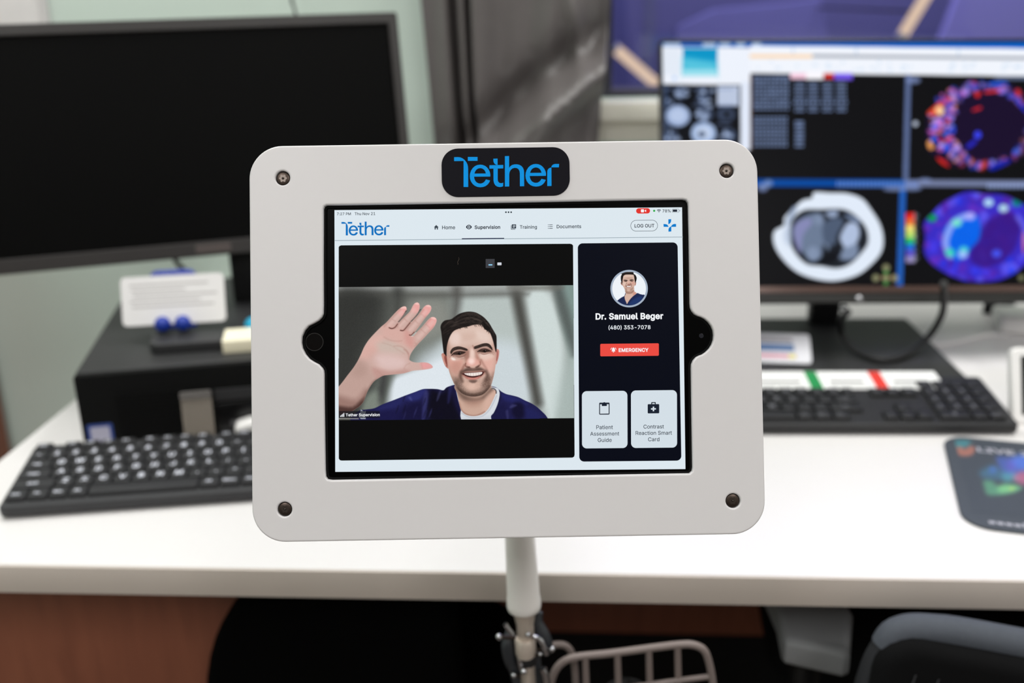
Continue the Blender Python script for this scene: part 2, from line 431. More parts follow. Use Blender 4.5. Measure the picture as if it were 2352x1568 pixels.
    for L in ([(770,380),(830,290),(900,215)], [(640,360),(720,275),(830,160)], [(885,405),(960,300),(1040,215)], [(800,365),(880,260),(960,185)],
              [(965,465),(1060,350),(1150,240)], [(925,390),(1020,270),(1110,165)], [(1010,600),(1110,500),(1240,360)], [(1000,470),(1090,380),(1190,275)]):
        c.stroke(Hn(L), 4, (176,132,122), 3, .42, hm)
    for L in ([(700,350),(780,260),(850,190)], [(830,350),(920,260),(1000,160)], [(950,400),(1050,290),(1140,180)], [(1050,500),(1140,400),(1220,310)]):
        c.stroke(Hn(L), 7, (226,190,182), 4, .55, hm)
    for L, w, al in (([(880,640),(915,665),(935,705),(938,755)],2.0,.75), ([(640,490),(700,525),(790,540),(850,535)],1.6,.45), ([(760,600),(830,600),(900,640),(925,690)],1.5,.5),
                     ([(620,560),(720,590),(800,640),(880,690)],1.6,.28), ([(880,870),(900,830),(945,805)],1.6,.4), ([(1010,560),(1030,575),(1035,590)],1.6,.4),
                     ([(740,280),(775,300)],1.5,.45), ([(880,270),(915,300)],1.5,.45), ([(1010,290),(1045,325)],1.5,.45), ([(1085,400),(1130,440)],1.5,.45),
                     ([(1140,335),(1185,375)],1.4,.4), ([(1085,215),(1130,250)],1.4,.35), ([(1085,800),(1100,870)],1.6,.3), ([(560,900),(620,950)],2,.25)):
        c.stroke(Hn(L), w + 1.0, (170,122,112), 2.4, al * .6, hm)
    # blue scrubs
    L1 = Fc([(-760,1530),(-560,1400),(-460,1370),(-345,1352),(-240,1330),(-150,1262),(-30,1210),(0,1102),(70,1097),(150,1101),(208,1112),(240,1086),(290,1066),(352,1052),(362,1130),(386,1230),(420,1360),(452,1500),(-200,1530)])
    L1 = Hn([(250,1500),(330,1380),(420,1360),(520,1345),(620,1298),(760,1245),(900,1190),(1010,1150),(1100,1117),(1180,1112),(1280,1116),(1350,1129),(1385,1098),(1430,1079),(1492,1068),(1504,1140),(1526,1240),(1560,1366),(1594,1520),(800,1530)])
    R1 = Fc([(800,1062),(860,1078),(892,1100),(930,1132),(990,1162),(1060,1178),(1140,1200),(1220,1240),(1300,1276),(1370,1322),(1430,1376),(1478,1424),(1510,1480),(1500,1520),(760,1520),(830,1400),(880,1290),(905,1180),(900,1120),(860,1096)])
    for L in (L1, R1): c.fill(L, (30,29,74), .9)
    sm = np.maximum(c.mask(L1, .9), c.mask(R1, .9))
    def sf(L, col, f, al=1.0): c.fill(Hn(L), col, f, al, True, sm)
    sf([(900,1190),(1100,1110),(1140,1140),(1060,1240),(960,1260),(880,1230)], (44,47,112), 6, .8)
    sf([(620,1300),(900,1200),(800,1330),(560,1380)], (38,40,96), 8, .8)
    sf([(1190,1130),(1330,1150),(1420,1100),(1500,1300),(1560,1500),(1180,1500)], (12,10,22), 12, .9)
    sf([(860,1360),(1000,1280),(1100,1300),(1100,1520),(800,1520)], (20,18,52), 10, .8)
    sf([(1120,1160),(1170,1170),(1140,1400),(1110,1500),(1090,1500)], (56,57,112), 4, .7)
    sf([(1280,1190),(1310,1130),(1330,1120),(1300,1220),(1270,1260)], (66,66,104), 3, .6)
    sf([(1410,1110),(1450,1090),(1430,1250),(1400,1280)], (44,44,96), 4, .6)
    sf([(930,1215),(955,1205),(975,1245),(960,1250)], (86,90,150), 3, .5)
    sf([(560,1390),(800,1380),(860,1500),(420,1500)], (24,22,66), 8, .7)
    for _ in range(16):
        x = c.rng.uniform(700, 1460); y = c.rng.uniform(1150, 1420)
        c.stroke(Hn([(x, y), (x - 12, y + 40), (x - 30, y + 90)]), [1, 3, 1], (50,50,98) if c.rng.random() < .5 else (14,12,34), 2.5, .5, sm)
    def rf(L, col, f, al=1.0): c.fill(Fc(L), col, f, al, True, sm)
    rf([(930,1150),(1120,1200),(1260,1280),(1180,1300),(1040,1260),(960,1230)], (38,40,100), 6, .8)
    rf([(1080,1280),(1180,1270),(1230,1400),(1140,1480),(1060,1400)], (16,14,40), 7, .85)
    rf([(860,1330),(960,1280),(1020,1380),(1000,1500),(800,1500)], (24,23,62), 8, .8)
    rf([(1030,1330),(1060,1290),(1120,1300),(1070,1330)], (72,72,124), 3, .6)
    rf([(1220,1330),(1340,1360),(1440,1460),(1260,1480)], (33,35,88), 8, .8)
    rf([(980,1380),(1010,1360),(1020,1460),(1000,1480)], (66,66,116), 3, .5)
    c.stroke(Fc([(905,1130),(915,1190),(900,1270),(870,1350),(830,1430)]), 4, (26,24,60), 2, .8, sm)
    c.stroke(Fc([(335,1100),(355,1200),(390,1330),(425,1470)]), 5, (22,20,52), 2, .6, sm)
    # neck and white undershirt
    c.fill(Fc([(355,1050),(378,1150),(398,1250),(424,1350),(462,1402),(520,1428),(600,1434),(690,1412),(760,1352),(812,1262),(852,1172),(866,1128),(800,1060),(600,1020)]), (202,167,150), .8)
    nm = c.mask(Fc([(355,1050),(378,1150),(398,1250),(424,1350),(462,1402),(520,1428),(600,1434),(690,1412),(760,1352),(812,1262),(852,1172),(866,1128),(800,1060),(600,1020)]))
    c.fill(Fc([(340,1040),(420,1130),(560,1200),(680,1190),(800,1080),(830,1110),(740,1210),(600,1270),(480,1250),(400,1180)]), (112,88,78), 7, .9, True, nm)
    c.fill(Fc([(480,1250),(700,1230),(640,1310),(520,1310)]), (178,138,122), 9, .7, True, nm)
    c.fill(Fc([(740,1200),(860,1120),(800,1290),(700,1400)]), (214,176,160), 7, .8, True, nm)
    c.stroke(Fc([(400,1260),(440,1370),(520,1420),(620,1426),(720,1380)]), 3, (150,105,92), 2, .6, nm)
    tee = Fc([(806,1072),(850,1080),(888,1096),(906,1150),(896,1222),(872,1300),(842,1372),(800,1432),(772,1500),(456,1500),(424,1366),(462,1404),(520,1430),(600,1436),(690,1414),(760,1354),(812,1264),(852,1174),(864,1138),(842,1108),(808,1092)])
    c.fill(tee, (214,218,224), .8); tm = c.mask(tee, .8)
    c.stroke(Fc([(812,1086),(840,1096),(862,1122),(864,1150)]), 2.5, (60,48,48), 1, .8)
    c.stroke(Fc([(440,1400),(520,1445),(610,1450),(700,1430),(790,1340),(870,1180)]), 2, (176,180,190), 2, .8, tm)
    c.fill(Fc([(470,1460),(620,1470),(780,1440),(780,1500),(460,1500)]), (196,202,212), 5, .7, True, tm)
    # ears, face
    c.fill(Fc([(252,836),(226,804),(206,755),(190,702),(184,668),(206,652),(238,664),(262,720),(270,836)]), (192,130,116), .9)
    c.fill(Fc([(250,820),(230,770),(222,700),(245,680),(262,760)]), (128,66,58), 3, .9)
    c.stroke(Fc([(196,680),(212,740),(236,800)]), 2.4, (212,158,146), 1.2, .8)
    c.fill(Fc([(858,612),(884,604),(902,628),(896,690),(880,752),(860,792),(850,700)]), (198,140,130), .9)
    c.stroke(Fc([(876,630),(880,680),(868,740)]), 2.4, (150,84,78), 1.5, .8)
    fl = [(236,480),(243,560),(247,640),(252,720),(262,800),(280,880),(305,950),(335,1020),(356,1062),(380,1098),(412,1135),(452,1162),(500,1181),(560,1192),(620,1190),(680,1175),(722,1150),(760,1112),(790,1070),(806,1036),
          (822,980),(836,920),(847,860),(857,790),(863,700),(863,640),(855,560),(840,480),(800,380),(740,300),(560,270),(330,320),(260,400)]
    face = Fc(fl); c.fill(face, (206,172,158), .8); fm = c.mask(face, .8)
    def ff(L, col, f, al=1.0): c.fill(Fc(L), col, f, al, True, fm)
    def fs(L, w, col, f=.9, al=1.0): c.stroke(Fc(L), w, col, f, al, fm)
    ff([(250,420),(420,340),(640,300),(780,400),(830,520),(780,560),(620,540),(480,560),(300,560)], (221,194,181), 9, .9)
    ff([(300,440),(370,400),(420,450),(390,540),(310,530)], (232,208,199), 8, .8)
    ff([(620,380),(720,390),(790,470),(730,510),(640,470)], (231,207,196), 8, .7)
    ff([(440,420),(540,400),(600,430),(560,500),(460,500)], (206,172,158), 9, .5)
    ff([(236,500),(275,520),(275,700),(300,860),(340,1000),(300,1000),(230,700)], (176,136,122), 6, .7)
    ff([(820,540),(880,600),(870,820),(830,980),(806,900),(836,740)], (196,150,138), 6, .6)
    ff([(270,700),(400,710),(460,760),(420,860),(330,890),(280,820)], (218,160,146), 9, .85)
    ff([(680,740),(800,690),(840,740),(810,850),(740,880),(690,820)], (222,166,152), 9, .85)
    ff([(640,660),(790,660),(830,700),(740,740),(660,710)], (232,204,192), 6, .8)
    ff([(295,690),(350,690),(420,720),(370,750),(310,740)], (228,196,184), 5, .8)
    c.dot(*Fc([(332,724)])[0], 5.0, 3.0, (250,240,232), 2.5, .85, .4, fm)
    ff([(350,760),(420,780),(430,900),(390,1000),(330,920),(300,830)], (190,142,128), 8, .6)
    # eye sockets, brows, eyes
    ff([(300,640),(400,610),(500,620),(520,680),(440,720),(330,700)], (150,112,100), 5, .75)
    ff([(610,610),(700,580),(800,590),(815,640),(740,660),(640,660)], (152,114,102), 5, .75)
    ff([(480,620),(540,640),(520,740),(490,760),(470,700)], (156,112,98), 5, .7)
    ff([(296,656),(298,622),(326,588),(380,570),(432,574),(502,600),(506,622),(470,618),(420,606),(372,612),(332,628),(308,660)], (48,37,33), .9, .96); fs([(304,640),(340,602),(400,588),(496,610)], [3.4,4.6,5.0,3.4], (50,39,35), 1.4, .8)
    ff([(584,598),(590,572),(640,553),(700,534),(752,530),(790,550),(812,588),(818,618),(792,596),(752,570),(700,572),(650,588),(602,602)], (46,36,32), .9, .96); fs([(592,588),(660,562),(740,546),(806,590)], [3.6,5.0,5.0,3.0], (50,39,35), 1.4, .8)
    for _ in range(30):
        t = c.rng.random()
        q = spline(np.array([(310,620),(380,590),(490,610)], float), 10, False)[int(t * 19)]; fs([tuple(q), (q[0] + 22, q[1] - 12)], 1.0, (78,62,56), .7, .35)
        q = spline(np.array([(600,580),(700,552),(800,585)], float), 10, False)[int(t * 19)]; fs([tuple(q), (q[0] + 22, q[1] - 6)], 1.0, (78,62,56), .7, .35)
    ff([(326,666),(356,650),(404,640),(452,640),(476,648),(446,664),(398,674),(350,673)], (52,36,32), 1.2)
    ff([(644,630),(680,614),(728,610),(772,619),(790,632),(752,638),(704,642),(664,637)], (50,35,31), 1.2)
    ff([(344,670),(362,662),(372,672),(360,676)], (96,76,70), 1, .5)
    ff([(664,634),(680,626),(690,636),(678,640)], (96,76,70), 1, .5)
    c.dot(*Fc([(408,658)])[0], 3.6, 3.2, (20,14,13), .8, 1, 0, fm); c.dot(*Fc([(722,627)])[0], 3.6, 3.2, (20,14,13), .8, 1, 0, fm)
    c.dot(*Fc([(416,650)])[0], .9, .8, (150,140,138), .5, .8, 0, fm); c.dot(*Fc([(730,620)])[0], .9, .8, (150,140,138), .5, .8, 0, fm)
    fs([(310,680),(350,646),(410,632),(478,642)], 2.2, (40,26,24), .8, .9); fs([(634,634),(680,606),(736,602),(800,630)], 2.2, (40,26,24), .8, .9)
    fs([(330,684),(390,704),(450,694),(490,666)], 2.2, (136,96,86), 1.2, .8); fs([(648,650),(700,668),(760,660),(806,636)], 2.0, (150,110,100), 1.2, .7)
    fs([(346,694),(400,714),(460,704)], 2.2, (224,192,180), 1.4, .6); fs([(660,662),(710,682),(780,664)], 2.4, (236,212,202), 1.4, .7)
    fs([(300,690),(285,710)], 1.4, (150,108,98), 1, .6); fs([(304,680),(278,690)], 1.4, (150,108,98), 1, .5); fs([(812,640),(838,650)], 1.4, (160,116,106), 1, .5); fs([(808,650),(832,672)], 1.4, (160,116,106), 1, .5)
    fs([(572,560),(586,590),(584,620)], 2.6, (160,116,104), 1.8, .7); fs([(512,610),(520,640)], 2.2, (164,122,110), 1.6, .6)
    # nose
    ff([(545,600),(585,610),(600,700),(640,770),(580,800),(520,790),(530,700)], (228,194,182), 4, .9)
    ff([(612,640),(650,700),(672,770),(646,796),(612,720)], (186,134,120), 4, .85)
    ff([(500,660),(522,700),(500,790),(482,800),(490,730)], (170,124,110), 4, .8)
    ff([(500,740),(560,720),(640,740),(650,790),(580,815),(500,800)], (226,170,158), 4, .9); c.dot(*Fc([(556,752)])[0], 7, 7, (250,222,214), 5, .9, 0, fm)
    c.dot(*Fc([(566,660)])[0], 3.5, 9, (238,210,198), 3.5, .7, 0, fm)
    fs([(484,780),(480,808),(500,826),(530,824)], 2.6, (134,84,74), 1.4, .85)
    fs([(664,760),(668,792),(648,812)], 2.6, (150,98,88), 1.4, .8)
    ff([(500,812),(540,834),(580,842),(620,830),(652,800),(646,822),(600,850),(550,852),(510,836)], (112,76,68), 3, .8)
    ff([(606,826),(640,806),(648,816),(620,836)], (70,44,40), 2.0, .7); ff([(514,822),(540,828),(536,838),(516,834)], (82,54,48), 2.0, .55)
    # smile folds and beard
    fs([(470,800),(444,850),(424,910),(420,960)], 5, (150,104,92), 3, .75); fs([(676,740),(712,800),(742,850),(750,910)], 5, (158,110,98), 3, .7)
    ff([(430,880),(500,836),(580,850),(650,828),(724,858),(744,890),(700,876),(600,878),(500,884),(440,910)], (90,67,60), 4.5, .95)
    beard = [(318,960),(380,960),(420,930),(430,1000),(470,1030),(520,1000),(580,990),(640,1000),(690,1010),(740,960),(760,910),(800,940),(836,900),(826,980),(800,1060),(760,1120),(700,1170),(600,1200),(500,1190),(410,1145),(350,1070)]
    ff(beard, (140,114,102), 8, .72)
    ff([(370,1080),(420,1100),(500,1150),(600,1160),(700,1130),(770,1070),(790,1080),(700,1180),(560,1205),(440,1170)], (78,60,53), 4.5, .9)
    ff([(350,960),(420,990),(430,1090),(370,1060)], (120,94,84), 6, .6); ff([(720,960),(800,960),(770,1080),(700,1060)], (112,86,76), 6, .65)
    ff([(480,1000),(560,1010),(660,1000),(670,1080),(600,1120),(510,1110),(455,1050)], (212,176,160), 6, .92); c.dot(*Fc([(560,1064)])[0], 9, 7, (226,190,174), 6, .7, 0, fm)
    bm = c.mask(Fc(beard), 6) * fm * (1 - .8 * c.mask(Fc([(480,1000),(560,1010),(660,1000),(670,1090),(600,1140),(510,1120),(460,1060)]), 8))
    c.grain(11, bm, 2); c.grain(4, bm, 1)
    # mouth
    ff([(424,912),(452,896),(520,886),(600,882),(690,872),(728,880),(706,922),(650,962),(580,984),(510,974),(462,944)], (166,106,94), 3, .85)
    ff([(440,906),(500,892),(600,890),(690,880),(712,888),(690,926),(640,950),(570,956),(504,946),(462,924)], (62,26,25), .9)
    tl = [(466,904),(520,898),(600,894),(676,886),(692,896),(672,918),(622,932),(566,938),(512,930),(482,918)]
    ff(tl, (240,228,222), .8); teeth = c.mask(Fc(tl), .8)
    for x in (492, 516, 544, 578, 612, 640, 664):
        c.stroke(Fc([(x, 890), (x + 3, 940)]), .9, (176,158,154), .6, .7, teeth)
    ff([(486,944),(540,960),(600,958),(664,934),(640,966),(584,980),(526,972)], (190,118,108), 2.0, .9)
    fs([(520,966),(580,972),(630,958)], 2.2, (222,150,142), 1.4, .6)
    fs([(426,900),(440,910),(460,918)], 2.2, (64,34,32), 1.2, .8); fs([(704,886),(730,880)], 2.2, (74,40,36), 1.2, .8)
    ff([(524,994),(580,986),(626,994),(600,1020),(556,1020)], (104,80,72), 2.5, .85)
    fs([(430,890),(420,940),(440,1000)], 7, (104,79,70), 4.5, .8); fs([(742,880),(756,930),(740,990)], 7, (98,74,65), 4.5, .8); fs([(360,1020),(410,1110),(500,1165),(600,1178),(700,1150),(780,1060)], 7, (84,64,56), 5, .55)
    ff([(690,720),(800,700),(850,740),(830,860),(760,900),(700,820)], (234,198,186), 8, .3)
    # hair
    hair = Fc([(212,650),(200,560),(190,470),(181,390),(172,330),(188,282),(230,246),(300,233),(350,200),(400,167),(460,146),(530,137),(600,146),(650,168),(700,200),(742,240),(782,290),(812,342),(846,400),(866,442),(869,520),(869,600),(860,640),(846,590),
        (830,522),(812,462),(792,412),(772,380),(750,374),(722,352),(700,322),(690,304),(640,297),(580,303),(520,320),(450,335),(390,352),(340,376),(305,416),(280,466),(262,520),(250,580),(247,640),(244,690),(226,668)])
    c.fill(hair, (31,26,25), 1.0); hr = c.mask(hair, 1.0)
    for L, w, al in (([(360,240),(440,190),(560,170),(660,210)],4,.5), ([(330,300),(430,235),(560,215),(690,260)],3.5,.55), ([(300,320),(420,280),(540,268),(660,280)],3,.5),
                     ([(600,160),(690,220),(760,300)],3,.45), ([(210,330),(260,280),(330,260)],3,.5), ([(720,250),(790,340),(840,430)],2.6,.5), ([(480,160),(560,150),(640,180)],2.6,.4)):
        c.stroke(Fc(L), w, (72,62,57), 2.2, al, hr)
    for _ in range(150):
        x = c.rng.uniform(190, 840); y = c.rng.uniform(150, 420); dx = c.rng.uniform(40, 110)
        c.stroke(Fc([(x, y), (x + dx * .5, y - 12 + (x - 500) * .05), (x + dx, y + (x - 480) * .14)]), .9, (80,69,63) if c.rng.random() < .5 else (14,11,11), .6, .4, hr)
    for _ in range(24):
        x = c.rng.uniform(690, 790); y = 300 + (x - 690) * .8
        c.stroke(Fc([(x, y - 40), (x - 6, y), (x + c.rng.uniform(-16, 20), y + 36)]), [1.2, 1.0, .4], (26,21,20), .6, .7)
    for _ in range(18):
        x = c.rng.uniform(330, 690); c.stroke(Fc([(x - 10, 320 - (x - 480) * .1), (x + 6, 345 - (x - 480) * .13)]), [1.6, .5], (34,27,25), .7, .6)
    c.grain(2.2)
    # the caption's pale cross and the dark caption strip in the corner
    c.fill([(829,940),(836,945),(840,943),(840,962),(829,962),(824,958)], (196,204,212), .7, .8, False)
    c.rect(778, 943.5, 872, 959.5, (18,18,24), .5, .62)
    c.rect(778, 959.6, 824, 962.5, (150,148,142), .5, .8)
    return c

def paint_avatar():
    c = Canvas(1396, 612, 1496, 712, 3.0, (238,243,248))
    A = tr(1410, 610, 14.26)
    c.fill(A([(100,1180),(130,1130),(250,1040),(330,1000),(362,950),(380,900),(480,860),(640,860),(690,860),(745,905),(780,896),(860,930),(940,950),(1010,980),(1010,1320),(300,1330)]), (28,40,80), .5)
    sm = c.mask(A([(100,1180),(130,1130),(250,1040),(330,1000),(362,950),(480,860),(690,860),(745,905),(780,896),(860,930),(940,950),(1010,980),(1010,1320),(300,1330)]), .5)
    c.fill(A([(500,1250),(640,1100),(860,1000),(940,1060),(800,1240),(560,1300)]), (33,58,112), 3, .8, True, sm)
    c.fill(A([(380,860),(388,930),(352,1000),(362,1100),(400,1190),(428,1255),(470,1190),(540,1090),(640,990),(742,905),(690,858),(660,800),(660,720),(480,700),(360,730)]), (214,180,164), .5)
    c.fill(A([(375,800),(440,850),(540,860),(640,790),(660,830),(600,900),(480,920),(390,890)]), (150,112,98), 1.6, .85)
    c.fill(A([(640,880),(690,860),(735,905),(660,960),(620,950)]), (206,138,120), 1.6, .7)
    c.fill(A([(232,540),(222,560),(232,600),(262,640),(284,640),(270,560)]), (190,140,124), .5); c.stroke(A([(240,560),(250,600),(276,630)]), .8, (80,48,42), .4, .8)
    c.fill(A([(700,560),(728,540),(722,600),(700,650),(680,640)]), (176,120,104), .5)
    f = A([(280,420),(280,540),(286,640),(330,720),(370,800),(430,842),(490,856),(550,846),(610,790),(650,720),(680,640),(694,540),(680,420),(640,290),(480,270),(320,300)])
    c.fill(f, (208,172,156), .5); m = c.mask(f, .5)
    def ff(L, col, w, al=1.0): c.fill(A(L), col, w, al, True, m)
    ff([(300,310),(480,280),(640,310),(650,430),(560,420),(460,440),(320,430)], (222,192,176), 1.4, .9)
    ff([(340,400),(480,380),(620,390),(600,420),(480,430),(360,425)], (184,146,130), 1.2, .7)
    ff([(290,560),(380,540),(400,620),(330,660)], (226,196,180), 1.2, .9); ff([(580,540),(660,530),(650,600),(600,620)], (214,160,144), 1.2, .8)
    ff([(318,490),(340,460),(400,462),(452,478),(440,494),(380,482),(340,490)], (44,34,30), .5); ff([(510,470),(580,448),(630,456),(652,486),(600,474),(540,490)], (44,34,30), .5)
    ff([(336,510),(380,488),(430,500),(420,520),(370,522)], (74,52,46), .5); ff([(540,500),(590,486),(636,504),(610,518),(560,516)], (84,60,52), .5)
    ff([(450,520),(500,500),(520,600),(470,620),(440,590)], (224,180,164), 1, .8); ff([(440,600),(500,590),(560,600),(540,640),(470,640)], (150,104,92), .9, .8)
    c.stroke(A([(420,570),(392,610),(384,660),(396,690)]), .9, (120,78,68), .5, .8, m); c.stroke(A([(540,580),(572,610),(580,660)]), .9, (96,60,54), .5, .85, m)
    ff([(396,660),(480,650),(570,664),(560,700),(480,712),(420,704)], (120,72,66), .5); ff([(418,668),(480,664),(562,668),(550,694),(480,702),(430,696)], (246,238,232), .4)
    ff([(380,720),(440,760),(540,750),(640,700),(640,780),(560,850),(430,846),(370,790)], (150,120,106), 1.4, .55); ff([(430,780),(490,770),(540,790),(500,830),(440,820)], (220,186,170), 1, .9)
    c.fill(A([(262,600),(236,500),(226,400),(236,330),(265,285),(240,270),(290,240),(380,210),(500,204),(600,206),(642,216),(652,270),(700,300),(736,360),(746,420),(728,510),(706,560),(690,520),(672,420),(656,330),(640,300),(560,290),(480,288),(380,294),(320,330),(300,390),(284,470),(278,560)]), (28,22,21), .5)
    c.stroke(A([(320,270),(420,232),(560,230)]), .9, (66,54,48), .6, .6)
    return c

def paint_scan():
    c = Canvas(1500, 80, 2480, 690, 1.0, (15, 15, 18)); rg = c.rng
    A = tr(1500, 70, 4.704); B = tr(1740, 400, 3.843); D = tr(2040, 150, 5.6)
    sk = .0105
    c.rect(1500, 80, 2480, 106, (0,98,200), .5, 1, None, sk)
    c.rect(1500, 107, 1724, 193, (238,243,253), .6, 1, None, sk)
    c.rect(1723, 105, 2480, 168, (242,246,254), .6, 1, None, sk)
    for x, w in ((1524,40), (1614,30), (1652,26), (1690,22), (1728,20)): c.rect(x, 96, x + w, 107, (196,212,244), 2, .9)
    c.rect(1568, 110, 1648, 174, (6,150,200), .5)
    c.fill(A([(320,290),(690,340),(690,520),(320,520)]), (92,200,225), 8, .9, False); c.rect(1568, 160, 1648, 174, (168,230,242), 4, .9); c.rect(1566, 174.5, 1649, 193, (238,243,253), .5)
    c.rect(1522, 112, 1562, 172, (226,234,246), 2, .8); c.dot(1549, 179, 4, 5, (150,190,245), 2, .7)
    c.rect(1722, 125, 1866, 133, (255,214,166), 1, .95, None, .004); c.rect(1866, 125, 2480, 132, (150,156,168), 1.2, 1, None, sk)
    for _ in range(40):
        x = rg.uniform(1728, 2440); y = rg.uniform(138, 156) + (x - 1723) * sk
        c.rect(x, y, x + rg.uniform(4, 14), y + 4, (176,206,236), 1.2, .5)
    for x in (1820, 1965, 2200): c.rect(x, 108 + (x - 1723) * sk, x + 3, 122 + (x - 1723) * sk, (170,196,230), 1, .8)
    # thumbnail column
    c.rect(1518, 194, 1701, 345, (14,16,22), .5); c.rect(1520, 194, 1534, 345, (48,64,92), 2, .9)
    c.rect(1648, 197, 1697, 243, (188,200,224), .8); c.rect(1701, 188, 1723, 345, (226,234,250), .8); c.rect(1723, 172, 1727, 345, (112,90,84), .8)
    def scan(x, y, r, col, k=7):
        c.dot(x, y, r, r * .9, col, 2.5, .55)
        for _ in range(k): c.dot(x + rg.normal(0, r * .45), y + rg.normal(0, r * .4), r * rg.uniform(.2, .45), r * rg.uniform(.15, .4), (176,196,232) if rg.random() < .6 else (30,36,48), 2, .7)
    c.dot(1557, 266, 28, 25, (150,170,208), 2); c.dot(1557, 265, 20, 17, (190,206,236), 4, .8)
    for p in ((1563,214,16), (1617,214,17), (1612,232,14), (1618,262,20), (1668,262,20), (1540,312,18), (1672,312,20), (1538,232,10)): scan(*p, (96,116,156))
    c.dot(1616, 306, 29, 26, (160,182,220), 2); c.dot(1616, 305, 18, 16, (206,220,244), 3, .8); c.dot(1612, 308, 9, 7, (70,84,112), 3, .9)
    for y in (203, 240, 284, 330):
        for x in (1526, 1590, 1645): c.rect(x, y, x + rg.uniform(24, 44), y + 3, (120,142,186), 1, .6)
    # rows of figures
    for y in range(175, 250, 9):
        for j in range(9): c.rect(1731 + j * 9.2, y, 1737 + j * 9.2 + rg.uniform(0, 2), y + 5, (140,164,212), .7, .85)
    for y in range(188, 252, 9):
        for x in (1826, 1857, 1890, 1922):
            w = 30 if 226 < y < 240 else 23
            for j in range(3): c.rect(x + (23 - w) / 2 + j * w / 3, y, x + (23 - w) / 2 + (j + .72) * w / 3, y + 5, (140,164,212), .7, .85)
    for y in range(268, 336, 9):
        for j in range(9): c.rect(1731 + j * 8.8, y, 1737 + j * 8.8, y + 5, (140,164,212), .7, .85)
    for y in range(278, 336, 9): c.rect(1826, y, 1846, y + 5, (140,164,212), .7, .8)
    c.rect(1815, 168, 1854, 181, (250,206,226), 1); c.rect(1852, 164, 1891, 182, (252,250,255), 1); c.rect(1892, 168, 1915, 181, (208,50,44), 1); c.rect(1916, 168, 1958, 183, (120,92,236), 1)
    # window frames of the four views
    c.stroke([(2086,176),(2080,415)], 12, (92,108,150), .8); c.stroke([(2074,420),(2066,665)], 14, (34,94,184), .8)
    c.rect(1500, 410, 2078, 427, (0,72,158), 1, 1, None, .0045); c.rect(2080, 412.5, 2480, 428, (112,122,156), 1, 1, None, .006)
    for x in np.arange(1922, 2110, 9): c.rect(x, 416, x + 6, 430, (112,142,214), 1, .8)
    for x in np.arange(2268, 2460, 9): c.rect(x, 421, x + 6, 433, (150,170,220), 1, .8)
    for p in ((2054,434,26,5), (2095,432,22,6), (1752,430,12,10), (1765,421,10,8), (2125,414,14,5), (2098,184,16,8), (2135,664,16,6)): c.dot(*p, (128,146,196), 3, .8)
    c.rect(2285, 176, 2480, 183, (120,138,176), 2, .8)
    # upper right: red and blue map
    c.fill(D([(495,640),(560,540),(690,440),(860,290),(1030,210),(1250,220),(1500,210),(1680,300),(1800,420),(1900,700),(1860,1000),(1700,1200),(1500,1300),(1250,1330),(1000,1320),(800,1290),(620,1180),(510,1080),(490,900)]), (26,14,44), 2)
    cols = [(20,72,230), (92,92,250), (150,130,255), (226,110,220), (236,56,44), (200,170,255), (24,96,240), (250,150,130)]
    for _ in range(330):
        t = rg.uniform(1.0, 5.6) if rg.random() < .86 else rg.uniform(5.6, 7.28)
        left = max(0.0, -math.cos(t)); rr = 1 - (.36 * left + .13) * rg.random() ** .8
        x, y = 1190 + 690 * rr * math.cos(t), 770 - 555 * rr * math.sin(-t)
        rr2 = rg.uniform(22, 50)
        c.dot(*D([(x, y)])[0], rr2 / 5.6, rr2 * rg.uniform(.5, 1) / 5.6, cols[int(rg.integers(0, 8))], 1.6, rg.uniform(.5, .95) * (.35 + .65 * max(left, .3)), t)
    for L, col in (([(500,620),(600,520),(690,450),(700,560),(620,640)], (236,70,40)), ([(600,580),(660,520),(720,580),(680,650)], (255,220,160)), ([(500,1000),(540,960),(590,1060),(530,1080)], (250,170,90)),
                   ([(1120,350),(1180,340),(1170,410),(1120,400)], (236,40,36)), ([(1240,330),(1420,310),(1420,340),(1260,360)], (236,50,60)), ([(1300,220),(1500,210),(1530,250),(1330,260)], (10,90,230)),
                   ([(1080,570),(1180,530),(1200,560),(1100,590)], (220,40,50)), ([(640,930),(680,930),(690,990),(660,990)], (220,26,36)), ([(620,1180),(720,1220),(790,1310),(680,1260)], (226,40,34)),
                   ([(1320,1300),(1540,1200),(1560,1250),(1350,1350)], (10,30,170)), ([(1000,1040),(1110,950),(1140,990),(1040,1070)], (40,40,200)), ([(1630,320),(1690,310),(1710,390),(1660,380)], (220,50,60)),
                   ([(1620,420),(1660,420),(1780,580),(1740,590)], (30,50,200))): c.fill(D(L), col, 1.6, .9)
    c.dot(*D([(1152,895)])[0], 8, 9, (60,70,250), 2)
    c.dot(*D([(350,750)])[0], 6, 6, (186,196,216), 1.5)
    # lower left: grey section
    out = B([(500,160),(640,165),(790,170),(920,215),(1000,310),(1080,440),(1110,570),(1090,690),(1000,800),(880,890),(700,940),(540,930),(380,880),(270,800),(180,690),(140,590),(150,500),(230,450),(240,380),(330,290),(400,230),(480,210)])
    c.fill(out, (226,236,250), 2)
    om = c.mask(out, 2)
    c.fill(B([(300,420),(400,320),(560,310),(760,310),(880,380),(960,480),(975,600),(920,690),(820,790),(700,830),(560,810),(430,790),(330,690),(290,580)]), (30,34,42), 3)
    c.fill(B([(330,440),(440,360),(560,350),(600,480),(640,640),(560,740),(480,770),(400,690),(320,560)]), (108,124,150), 4); c.fill(B([(330,450),(440,390),(480,430),(400,540),(380,700),(330,600)]), (140,140,190), 4, .8)
    c.fill(B([(580,440),(700,380),(760,420),(700,540),(680,620),(590,600)]), (78,92,116), 4); c.fill(B([(740,520),(800,430),(880,440),(900,540),(840,660),(780,660),(730,580)]), (176,192,222), 4)
